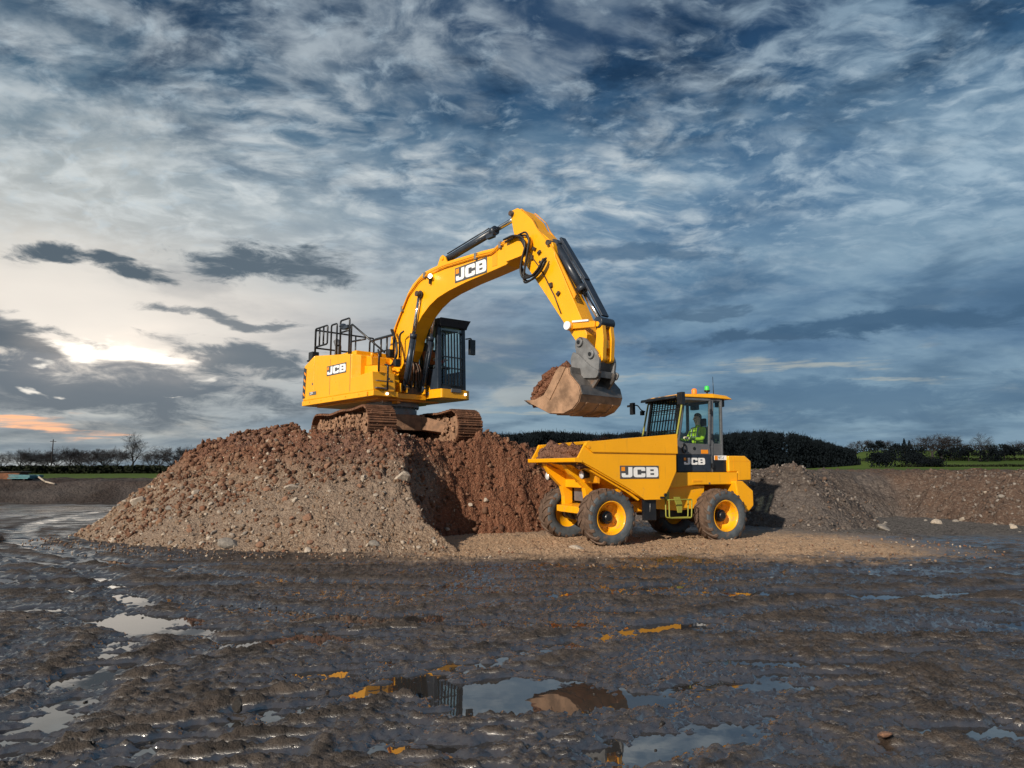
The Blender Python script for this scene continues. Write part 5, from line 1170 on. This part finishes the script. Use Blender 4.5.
# ------------------------------------------------------------------ dumper
DU = empty('site_dumper', (2.83, 15.20, 0.0), R(203.78)); tag(DU, 'yellow four-wheeled site dumper with a glazed cab, parked beside the heap', 'dumper')
def lug_tyre():
    mb = MB()
    mb.lathe([(.305, -.165), (.36, -.215), (.43, -.238), (.49, -.232), (.525, -.215), (.535, -.12), (.538, 0), (.535, .12), (.525, .215), (.49, .232), (.43, .238), (.36, .215), (.305, .165), (.29, .0)], n=56, closed=True)
    mb.lathe([(.445, .236), (.452, .241), (.459, .236)], n=56)
    mb.cur = 1; n = 18
    for s_ in (-1, 1):
        for k in range(n):
            t0 = 2 * math.pi * (k + (.5 if s_ > 0 else 0)) / n
            pa = []
            for (t, a, r) in ((0, .01, .568), (.11, .09, .572), (.20, .17, .568), (.25, .225, .545), (.275, .243, .50)):
                pa.append((t0 - t * 1.15, s_ * a, r))
            wd = .048
            for (t1, a1, r1), (t2, a2, r2) in zip(pa, pa[1:]):
                def q(t, a, r): return (r * math.cos(t), a, r * math.sin(t))
                V = [q(t1 - wd, a1, r1), q(t1 + wd, a1, r1), q(t2 + wd, a2, r2), q(t2 - wd, a2, r2), q(t1 - wd * 1.25, a1, .50), q(t1 + wd * 1.25, a1, .50), q(t2 + wd * 1.25, a2, min(.50, r2 - .03)), q(t2 - wd * 1.25, a2, min(.50, r2 - .03))]
                mb.add(V, [(0, 1, 2, 3), (0, 4, 5, 1), (2, 6, 7, 3), (1, 5, 6, 2), (3, 7, 4, 0)], False)
    # mud between the lugs
    mb.lathe([(.530, -.20), (.546, -.1), (.549, 0), (.546, .1), (.530, .20)], n=56)
    me = mb.mesh('tyre'); return me
TY = lug_tyre()
mb = MB(); mb.lathe([(.34, .17), (.335, .195), (.318, .20), (.305, .165), (.292, .06), (.275, -.02), (.19, -.06), (.12, -.06), (.12, -.10), (.29, -.10), (.31, -.16), (.335, -.19), (.34, -.17)], n=48, closed=True)
for k in range(10): t = 2 * math.pi * k / 10; mb.cyl((.215 * math.cos(t), -.055, .215 * math.sin(t)), (.215 * math.cos(t), -.03, .215 * math.sin(t)), .018, n=6)
RIM = mb.mesh('wheel')
mb = MB(); mb.lathe([(.001, .10), (.07, .10), (.085, .085), (.085, .05), (.125, .04), (.135, -.02), (.135, -.06), (.001, -.06)], n=28, smooth=False)
for k in range(8): t = 2 * math.pi * k / 8; mb.cyl((.108 * math.cos(t), .04, .108 * math.sin(t)), (.108 * math.cos(t), .056, .108 * math.sin(t)), .012, n=6)
HUB = mb.mesh('hub')
def wheel0():
    w = link('wheel', RIM, Y1, DU); link('tyre', TY, [M['rubber'], M['lug']], w); link('hub', HUB, M['black'], w); return w
wh = wheel0()
for i, (x, s_, z) in enumerate(((1.426, 1, .572), (1.426, -1, .572), (-1.426, 1, .535), (-1.426, -1, .535))):
    o = wh if i == 0 else copy_tree(wh, DU)
    o.location = (x, s_ * .88, z); o.rotation_euler = (0, .21 * i, 0) if s_ > 0 else (0, -.3 * i, math.pi)
# axles and chassis
for x, z in ((1.426, .572), (-1.426, .535)):
    mb = MB(); mb.cyl((x, -.82, z), (x, .82, z), .085, n=18); mb.sphere((x, 0, z), .21, 8, (1, .9, 1)); mb.cyl((x, .35, z), (x, .70, z), .13, n=18); mb.cyl((x, -.70, z), (x, -.35, z), .13, n=18); mb.build('axle', M['grease'], DU)
mb = MB(); mb.prism([(1.85, .64), (1.85, .77), (.2, .86), (.2, .64)], -.45, .45); mb.box((1.66, .10, .70), (.40, .86, .13)); mb.build('front_chassis', Y1, DU, .012)
for y, pts in ((-.5, [(2.13, 1.64), (1.75, 1.50), (1.46, 1.32), (1.46, .80), (1.66, .76), (1.66, .95), (1.72, 1.16), (2.0, 1.42)]), (.28, [(2.08, 1.64), (1.68, 1.44), (1.42, 1.28), (1.40, .84), (1.54, .80), (1.60, 1.14), (1.72, 1.28), (1.92, 1.42)])):
    mb = MB(); mb.prism(pts, y - .09, y + .05); mb.build('skip_support', Y1, DU, .008)
mb = MB(); mb.box((1.56, -.11, 1.22), (.16, .66, .16)); mb.build('cross_member', Y1, DU, .012)
mb = MB(); mb.box((1.42, -.1, 1.02), (.12, .5, .34)); mb.build('front_housing', M['charcoal'], DU, .02)
mb = MB(); mb.cyl((1.0, -.05, .80), (1.55, -.05, 1.25), .07, n=16); mb.cyl((.4, -.2, .88), (1.0, -.2, .98), .06, n=14); ram = mb.build('tipping_ram', M['charcoal'], DU)
mb = MB(); mb.prism([(.30, .72), (.30, 1.10), (-.1, 1.17), (-1.25, 1.17), (-1.2, .70), (-.55, .64)], -.62, .62); mb.prism([(.26, .60), (.26, .86), (-.05, .86), (-.05, .60)], -.2, .2); mb.build('rear_chassis', Y1, DU, .015)
mb = MB(); mb.box((.25, .60, .70), (.09, .10, .08)); mb.cyl((.2, .66, .76), (.2, .66, .92), .03, n=10); mb.box((-.72, .0, .58), (1.1, .9, .16)); mb.build('belly_guard', M['black'], DU, .01)
mb = MB(); mb.box((.44, .93, .705), (.31, .07, .43)); mf = mb.build('mud_flap', M['black'], DU, .01)
mb = MB(); mb.tube([(.45, .972, .66), (.44, .974, .83)], .009, 6); mb.build('flap_bolt', M['grey'], mf)
# skip
SK = [(2.20, 1.72), (2.15, 1.77), (1.99, 2.04), (-.20, 2.235), (-.18, 1.48), (.01, 1.14), (.16, .91), (.62, .91), (.93, 1.11), (1.80, 1.55), (2.05, 1.665)]
sk = empty('skip_temp'); bpy.data.objects.remove(sk)
mb = MB(); mb.prism(SK, 1.01, 1.05); mb.prism(SK, -1.05, -1.01)
def plate(a, b, t, y0=-1.012, y1=1.012):
    d = Vector((b[0] - a[0], 0, b[1] - a[1])).normalized(); n = Vector((-d.z, 0, d.x)) * t
    mb.prism([a, b, (b[0] + n.x, b[1] + n.z), (a[0] + n.x, a[1] + n.z)], y0, y1)
plate((2.10, 1.675), (1.80, 1.535), -.04); plate((1.80, 1.535), (.93, 1.09), -.04); plate((.93, 1.09), (.62, .925), -.04); plate((.64, .925), (.15, .925), -.04); plate((.165, .94), (-.13, 1.42), -.04); plate((-.13, 1.42), (-.16, 2.20), -.04)
skip = mb.build('skip', Y1, DU, .008)
mb = MB(); mb.prism([(2.05, 1.655), (2.24, 1.665), (2.25, 1.745), (2.13, 1.755), (2.05, 1.70)], -1.06, 1.06); mb.build('front_lip', Y1, skip, .012)
for s_ in (-1, 1):
    mb = MB(); mb.prism([(1.84, 1.855), (2.02, 1.99), (1.98, 2.06), (-.21, 2.255), (-.21, 1.84)], s_ * 1.052, s_ * 1.085)
    mb.prism([(1.92, 1.98), (1.98, 2.06), (-.21, 2.255), (-.21, 2.19)], s_ * .93, s_ * 1.05); mb.build('top_rail', Y1, skip, .014)
    mb = MB(); mb.prism([(2.08, 1.655), (1.80, 1.53), (.93, 1.09), (.66, .91), (.70, .885), (.97, 1.055), (1.82, 1.495), (2.09, 1.625)], s_ * .86, s_ * .93); mb.build('bottom_rail', Y1, skip, .008)
    mb = MB(); mb.cyl((1.92, s_ * 1.086, 1.955), (1.92, s_ * 1.092, 1.955), .03, n=14); mb.build('lifting_eye', M['yellow2'], skip)
mb = MB(); mb.prism([(-.155, 2.05), (.02, 1.90), (.05, 1.93), (-.10, 2.22), (-.155, 2.25)], -1.0, 1.0); mb.build('rear_wall_fold', Y1, skip, .01)
mb = MB()
for x in (1.55, 1.05): mb.prism([(x, .95 + (x - .62) * .49), (x + .10, .95 + (x - .52) * .49), (x + .06, .80 + (x - .62) * .49), (x, .78 + (x - .62) * .49)], -.85, .85)
mb.build('floor_rib', M['yellow2'], skip, .006)
maker_plate(skip, (1.20, 1.052, 1.335), (-1, 0, 0), (0, 0, 1), .93, .262)
mb = MB(); mb.cyl((.12, 1.05, 1.0), (.12, 1.075, 1.0), .035, n=12); mb.box((.2, 1.06, .95), (.10, .02, .04)); mb.build('latch', M['black'], skip)
# head lamps
for (x, y, z) in ((1.80, .55, 1.415), (1.91, -.78, 1.37)):
    mb = MB(); mb.cyl((x - .17, y, z), (x - .02, y, z), .07, .095, 18); mb.box((x - .14, y, z + .10), (.04, .05, .16)); h = mb.build('headlight', M['black'], DU, .005)
    mb = MB(); mb.lathe([(.001, .022), (.05, .018), (.085, .0), (.085, -.012)], (x, y, z), 'x', 20); mb.build('lens', M['lamp'], h)
# engine deck, bonnet, rear weight
mb = MB(); mb.prism([(-.10, 1.13), (-.08, 1.455), (-1.62, 1.455), (-2.10, 1.455), (-2.10, 1.27), (-1.95, 1.19), (-.96, 1.19), (-.5, 1.14)], -.72, .72); dk = mb.build('side_deck', Y1, DU, .016)
mb = MB(); mb.box((-.98, .722, 1.27), (.25, .012, .035)); mb.build('deck_slot', M['yellow2'], dk)
for x in (-.2, -1.3): mb = MB(); mb.cyl((x, .72, 1.22), (x, .727, 1.22), .02, n=8); mb.build('bolt', M['charcoal'], dk)
mb = MB(); mb.prism([(-1.87, 1.46), (-1.87, 1.82), (-2.36, 1.82), (-2.53, 1.70), (-2.51, 1.28), (-2.105, 1.27), (-2.105, 1.46)], -.70, .70); bn = mb.build('rear_bonnet', Y1, DU, .03, seg=3)
mb = MB(); mb.box((-2.02, .701, 1.63), (.007, .004, .34)); mb.box((-2.2, .701, 1.70), (.6, .004, .007)); mb.build('panel_gap', M['yellow2'], bn)
mb = MB(); mb.box((-2.525, .62, 1.60), (.02, .10, .16)); mb.build('tail_light', M['red'], bn, .006)
mb = MB(); mb.prism([(-1.98, .75), (-1.90, 1.26), (-2.12, 1.262), (-2.30, 1.12), (-2.40, 1.05), (-2.40, .72), (-2.26, .60), (-2.10, .60)], -.86, .86); mb.build('rear_weight', Y1, DU, .025)
mb = MB(); mb.box((-2.36, .80, 1.20), (.22, .12, .10)); mb.cyl((-2.30, .88, 1.22), (-2.30, .91, 1.22), .05, n=12); mb.box((-2.5, .6, 1.19), (.1, .3, .05)); mb.build('tow_bracket', M['black'], DU, .012)
# steps
mb = MB()
for y in (.92, 1.04): mb.tube(arc([(.02, y, .90), (.02, y, .53), (-.54, y, .52), (-.56, y, .90)], .05), .014, 8)
mb.tube(arc([(.02, .92, .88), (.02, 1.04, .90), (-.56, 1.04, .90), (-.60, .90, .88)], .04), .013, 8); mb.box((-.26, .98, .535), (.50, .12, .015)); step = mb.build('cab_step', M['hivis'], DU)
mb = MB(); mb.prism([(-.20, .95), (-.26, .80), (-.30, .62), (-.40, .62), (-.42, .80), (-.36, .95)], .88, .91); mb.box((.0, .93, .98), (.10, .06, .16)); mb.build('step_bracket', M['hivis'], step, .006)
# cab
CX0, CX1, CY = -1.80, -.56, .62; ch = M['charcoal']
mb = MB()
for s_ in (-1, 1):
    y = s_ * (CY - .035)
    mb.bar((-.60, y, 1.46), (-.60, y, 2.14), .07, .08, (1, 0, 0)); mb.bar((-.60, y, 2.12), (-.78, y, 3.10), .06, .07, (1, 0, 0))
    mb.bar((-1.455, y, 1.46), (-1.53, y, 3.10), .075, .10, (1, 0, 0)); mb.bar((-1.77, y, 1.46), (-1.80, y, 3.08), .06, .06, (1, 0, 0))
    mb.box((-1.20, y, 3.075), (1.2, .065, .06)); mb.box((-1.65, y, 1.96), (.30, .05, .26))
mb.box((CX0, 0, 1.80), (.06, 1.15, .68)); mb.box((-.60, 0, 1.80), (.06, 1.15, .66)); mb.box((-1.18, 0, 1.475), (1.24, 1.18, .03)); mb.box((-.78, 0, 3.08), (.06, 1.15, .06)); mb.box((CX0, 0, 3.06), (.06, 1.15, .06))
cab2 = mb.build('cab_frame', ch, DU, .01)
mb = MB(); mb.box((-1.68, .592, 1.645), (.375, .08, .36)); mb.loft([(-1.50, .55, 1.85), (-1.80, .55, 1.85), (-1.80, .60, 1.85), (-1.50, .60, 1.85)], [(-1.50, .55, 2.08), (-1.74, .55, 2.08), (-1.74, .60, 2.08), (-1.50, .60, 2.08)]); bq = mb.build('black_quarter_panel', M['black'], cab2, .006)
mb = MB(); mb.box((-1.70, .637, 1.775), (.34, .012, .10)); tp = mb.build('type_plate', M['white'], bq, .003); mb = MB(); mb.box((-1.575, .645, 1.775), (.085, .006, .09)); mb.build('orange_square', M['orange_mark'], tp)
lettering(tp, '9T-1', (-1.635, .645, 1.743), (-1, 0, 0), (0, 0, 1), .062, M['decal'])
# door
mb = MB(); mb.prism([(-.52, 1.47), (-.52, 2.13), (-.60, 2.13), (-.60, 1.845), (-1.415, 1.845), (-1.415, 1.47)], .60, .65); dr = mb.build('door', M['navy'], DU, .006)
mb = MB(); mb.prism([(-.525, 1.845), (-.525, 2.16), (-.64, 2.12), (-.72, 2.09), (-1.40, 2.07), (-1.42, 1.845)], .602, .656); mb.build('door_panel', ch, dr, .006)
mb = MB(); mb.bar((-.56, .63, 2.10), (-.76, .63, 3.07), .045, .05, (1, 0, 0)); mb.bar((-1.40, .63, 2.06), (-1.46, .63, 3.07), .045, .05, (1, 0, 0)); mb.bar((-.74, .63, 3.06), (-1.47, .63, 3.06), .045, .05); mb.build('door_frame', M['charcoal'], dr, .008)
mb = MB(); mb.add([(-.60, .632, 2.10), (-1.40, .632, 2.07), (-1.44, .632, 3.05), (-.77, .632, 3.05)], [(0, 1, 2, 3)]); mb.build('window', M['glass2'], dr)
mb = MB(); mb.tube([(-.69 + .05 * math.cos(t), .675, 1.975 + .10 * math.sin(t)) for t in np.linspace(0, 2 * math.pi, 18)[:-1]], .014, 7, True); mb.build('handle', M['black'], dr)
mb = MB(); mb.cyl((-.97, .655, 1.975), (-.97, .668, 1.975), .035, n=14); mb.build('lock', M['black'], dr)
mb = MB(); mb.box((-1.25, .659, 1.905), (.19, .008, .085)); mb.build('warning_sign', M['orange_mark'], dr, .002)
mb = MB()
for z in (1.60, 2.25, 2.80): mb.box((-1.455, .665, z), (.05, .05, .11))
mb.build('hinge', M['black'], dr, .01)
maker_plate(dr, (-.66, .652, 1.60), (-1, 0, 0), (0, 0, 1), .60, .19, 'lettering', plate=False)
for nm, pts in (('rear_quarter_window', [(-1.56, .60, 2.09), (-1.76, .60, 2.09), (-1.78, .60, 3.05), (-1.59, .60, 3.05)]), ('rear_quarter_window', [(-1.56, -.60, 2.09), (-1.76, -.60, 2.09), (-1.78, -.60, 3.05), (-1.59, -.60, 3.05)]),
                ('side_window', [(-.66, -.60, 2.07), (-1.42, -.60, 2.07), (-1.46, -.60, 3.05), (-.80, -.60, 3.05)]), ('rear_window', [(CX0, -.55, 2.15), (CX0, .55, 2.15), (CX0 + .01, .55, 3.03), (CX0 + .01, -.55, 3.03)]), ('windscreen', [(-.62, -.55, 2.14), (-.62, .55, 2.14), (-.785, .55, 3.05), (-.785, -.55, 3.05)])):
    mb = MB(); mb.add(pts, [(0, 1, 2, 3)]); mb.build(nm, M['glass2'], cab2)
g = MB()
for k in range(11):
    y = -.52 + .104 * k; g.bar((-.555, y, 2.13), (-.745, y, 3.08), .016, .026, (1, 0, 0))
for t in (.0, .25, .5, .75, 1.0): g.bar((-.555 - .19 * t, -.55, 2.13 + .95 * t), (-.555 - .19 * t, .55, 2.13 + .95 * t), .018, .022)
for t in np.linspace(.66, .97, 7): g.bar((-.56 - .19 * t, -.55, 2.13 + .95 * t), (-.56 - .19 * t, .55, 2.13 + .95 * t), .010, .012)
g.build('windscreen_guard', M['black'], cab2)
for s_ in (-1, 1):
    mb = MB(); mb.tube(arc([(-.56, s_ * .62, 2.20), (-.52, s_ * .645, 2.24), (-.71, s_ * .645, 3.04), (-.76, s_ * .62, 3.06)], .03), .021, 9); mb.build('grab_rail', M['hivis'], DU)
mb = MB(); mb.loft([(-.52, -.66, 3.105), (-1.56, -.68, 3.105), (-2.14, -.62, 3.10), (-2.14, .62, 3.10), (-1.56, .68, 3.105), (-.52, .66, 3.105)], [(-.66, -.56, 3.17), (-1.56, -.62, 3.215), (-2.02, -.54, 3.19), (-2.02, .54, 3.19), (-1.56, .62, 3.215), (-.66, .56, 3.17)]); rf = mb.build('cab_roof', Y1, DU, .02, seg=3)
mb = MB(); mb.prism([(-.48, 3.06), (-.60, 3.075), (-.62, 3.14), (-.50, 3.125)], -.64, .64); mb.build('roof_edge', M['black'], rf, .01)
mb = MB(); mb.box((-1.90, .44, 3.015), (.13, .20, .17)); mb.box((-1.90, -.44, 3.015), (.13, .20, .17)); mb.build('rear_work_lamp', M['black'], DU, .02)
mb = MB(); mb.cyl((-1.47, .1, 3.20), (-1.47, .1, 3.25), .068, n=18); b1 = mb.build('amber_beacon', M['black'], DU, .004)
mb = MB(); mb.lathe([(.060, 0), (.060, .08), (.048, .115), (.001, .125)], (-1.47, .1, 3.25), 'z', 20); mb.build('lens', M['amber_lit'], b1)
mb = MB(); mb.cyl((-1.84, .1, 3.19), (-1.84, .1, 3.33), .022, n=10); mb.cyl((-1.84, .1, 3.31), (-1.84, .1, 3.35), .06, .07, 14); b2 = mb.build('green_beacon', M['black'], DU, .003)
mb = MB(); mb.lathe([(.055, 0), (.055, .07), (.042, .10), (.001, .11)], (-1.84, .1, 3.35), 'z', 20); mb.build('lens', M['green_lit'], b2)
mb = MB(); mb.cyl((-2.03, .1, 3.18), (-2.03, .1, 3.24), .022, n=8); mb.tube([(-2.03, .1, 3.24), (-2.02, .1, 3.68)], [.010, .006], 6); mb.build('aerial', M['black'], DU)
mb = MB(); mb.tube(arc([(-.62, .62, 3.02), (-.52, .80, 3.10), (-.48, .86, 3.06)], .06), .016, 7); mb.box((-.47, .90, 3.03), (.09, .17, .27)); mb.build('mirror', M['black'], DU, .03)
mb = MB(); mb.tube(arc([(-.60, -.62, 2.86), (-.54, -.70, 2.90), (-.48, -.74, 3.02), (-.46, -.88, 3.03)], .08), .016, 7); mb.box((-.45, -.92, 2.95), (.07, .14, .28)); mb.box((-.42, -1.04, 3.02), (.03, .10, .05)); mb.box((-.56, -.68, 2.83), (.08, .08, .10)); mb.build('mirror', M['black'], DU, .03)
mb = MB(); mb.box((-1.48, 0, 1.86), (.44, .46, .13)); mb.box((-1.72, 0, 2.20), (.10, .44, .60), (0, -.10, 0)); mb.box((-1.74, 0, 2.60), (.08, .26, .18)); mb.box((-1.48, 0, 1.66), (.32, .34, .34)); mb.build('driver_seat', M['seat'], cab2, .02)
mb = MB(); mb.tube([(-1.05, 0, 1.9), (-1.16, 0, 2.12)], .035, 8); mb.tube([(-1.15 + .075 * math.sin(t), .19 * math.cos(t), 2.15 + .17 * math.sin(t) * .9) for t in np.linspace(0, 2 * math.pi, 22)[:-1]], .014, 7, True); mb.box((-.95, 0, 1.98), (.12, .8, .16)); mb.build('steering_wheel', M['black'], cab2)
# load in the skip
def skip_pile():
    rs = np.random.RandomState(5); h = lambda x, y: 1.80 + .10 * np.exp(-((x - 1.85) / .35) ** 2) + .30 * np.exp(-((x - .95) / .38) ** 2 - ((y + .05) / .55) ** 2) + .09 * np.exp(-((x - 1.9) / .3) ** 2 - ((y + .5) / .4) ** 2) - .10 * sstep(.5, .0, x) - .10 * sstep(.6, .98, np.abs(y))
    return h
hp_ = skip_pile()
o = clod_pile('clay_load', [(x, y, hp_(x, y)) for x in np.linspace(.12, 2.08, 60) for y in np.linspace(-.97, .97, 56)], 60, 56, 1700, .016, .11, 21)
o.location = DU.location; o.rotation_euler = DU.rotation_euler; tag(o, 'crumbly red brown clay filling the skip of the dumper', 'soil load')

# ------------------------------------------------------------------ people
def seated_person(rootname, place, rot, jacket, label, reach=.46, turn=0.0):
    """one continuous skinned body sitting and facing +x, hip at the origin"""
    J = {}; E_ = []
    def j(n, p, r, parent=None): J[n] = (len(J), Vector(p), r); 
    def e(a, b): E_.append((J[a][0], J[b][0]))
    j('pelvis', (0, 0, .06), (.15, .13)); j('waist', (.0, 0, .22), (.15, .125)); j('chest', (-.01, 0, .40), (.175, .13)); j('neckb', (-.01, 0, .535), (.085, .075)); j('neck', (.0, 0, .59), (.050, .050))
    j('head1', (.015, 0, .665), (.072, .080)); j('head2', (.02, 0, .735), (.082, .096)); j('head3', (.01, 0, .80), (.066, .078))
    for a, b in (('pelvis', 'waist'), ('waist', 'chest'), ('chest', 'neckb'), ('neckb', 'neck'), ('neck', 'head1'), ('head1', 'head2'), ('head2', 'head3')): e(a, b)
    for s, q in ((1, 'l'), (-1, 'r')):
        j('sh' + q, (-.01, s * .19, .475), (.075, .07)); j('el' + q, (.10, s * .27, .235), (.052, .052)); j('wr' + q, (reach - .08, s * .19, .25), (.036, .034)); j('hd' + q, (reach, s * .17, .27), (.042, .028))
        e('chest', 'sh' + q); e('sh' + q, 'el' + q); e('el' + q, 'wr' + q); e('wr' + q, 'hd' + q)
        for k in range(4): j(f'f{k}{q}', (reach + .055 + .01 * (k in (1, 2)), s * (.17 + (k - 1.5) * .021), .285), (.010, .010)); j(f'g{k}{q}', (reach + .075, s * (.17 + (k - 1.5) * .019), .245), (.009, .009)); e('hd' + q, f'f{k}{q}'); e(f'f{k}{q}', f'g{k}{q}')
        j('th' + q, (reach + .005, s * .115, .295), (.012, .012)); j('ti' + q, (reach + .045, s * .125, .30), (.010, .010)); e('hd' + q, 'th' + q); e('th' + q, 'ti' + q)
        j('hip' + q, (.06, s * .10, .04), (.095, .09)); j('kn' + q, (.46, s * .14, .07), (.068, .066)); j('an' + q, (.52, s * .14, -.34), (.045, .045)); j('to' + q, (.66, s * .15, -.39), (.04, .035))
        e('pelvis', 'hip' + q); e('hip' + q, 'kn' + q); e('kn' + q, 'an' + q); e('an' + q, 'to' + q)
    me = bpy.data.meshes.new('person'); P = sorted(J.values()); me.from_pydata([p for _, p, _ in P], E_, []); o = bpy.data.objects.new('tmp', me); COL.objects.link(o)
    md = o.modifiers.new('s', 'SKIN'); sv = me.skin_vertices[0].data
    for i, p, r in P: sv[i].radius = r; sv[i].use_root = (i == 0)
    md.use_smooth_shade = True
    o.modifiers.new('d', 'SUBSURF').levels = 3; o.modifiers['d'].render_levels = 3
    bpy.context.view_layer.update(); m2 = bpy.data.meshes.new_from_object(o.evaluated_get(bpy.context.evaluated_depsgraph_get())); bpy.data.objects.remove(o); m2.name = 'person'
    m2.materials.clear()
    for mm in (jacket, M['skin'], M['trouser'], M['tape']): m2.materials.append(mm)
    for f in m2.polygons:
        c = f.center; f.use_smooth = True
        hand = c.x > reach - .05 and c.z > .18
        f.material_index = 1 if (c.z > .575 or hand) else 2 if (c.z < .13 and (c.x > .05 or c.z < .05)) else 3 if (.27 < c.z < .315 and abs(c.y) < .2 and c.x < .16) or (abs(abs(c.y) - .105) < .022 and .3 < c.z < .53 and abs(c.x) < .2) else 0
    for v in m2.vertices:                                   # face: brow, nose, chin
        if v.co.z > .62:
            x, y, z = v.co
            if x > .05:
                v.co.x += .052 * math.exp(-(y / .017) ** 2 - ((z - .706) / .024) ** 2) - .010 * math.exp(-((abs(y) - .032) / .016) ** 2 - ((z - .735) / .014) ** 2) + .010 * math.exp(-(y / .03) ** 2 - ((z - .655) / .015) ** 2)
    r = bpy.data.objects.new(rootname, m2); COL.objects.link(r); r.location = place; r.rotation_euler = (0, 0, rot)
    mb = MB(); mb.sphere((-.005, 0, .768), .1, 8, (.98, .90, .95)); V = []
    mb.v = [(x - (.035 if x > .045 and z < .80 else 0) - max(0, (x - .05)) * .5, y, max(z, .68 if x < .0 else .745)) for x, y, z in mb.v]; mb.build('hair', M['hair'], r)
    mb = MB()
    for s in (-1, 1): mb.sphere((.008, s * .083, .722), .027, 5, (.7, .35, 1.1))
    mb.build('ears', M['skin'], r)
    mb = MB()
    for s in (-1, 1): mb.sphere((.081, s * .033, .735), .0105, 5)
    mb.build('eyes', M['black'], r)
    mb = MB(); mb.box((.086, 0, .668), (.012, .040, .007)); mb.build('mouth', simple('lips', (.32, .12, .10), .5), r)
    return tag(r, label, 'person')
def world_of(root, p):
    return Matrix.Rotation(root.rotation_euler.z, 3, 'Z') @ Vector(p) + root.location
seated_person('person', world_of(DU, (-1.62, 0, 1.96)), DU.rotation_euler.z, M['hv_yellow'], 'driver in a bright yellow high-visibility jacket at the wheel of the dumper', .47)
seated_person('person', world_of(EX, (.56, .86, 2.11)), EX.rotation_euler.z, M['hv_orange'], 'operator in an orange high-visibility jacket inside the excavator cab', .44)
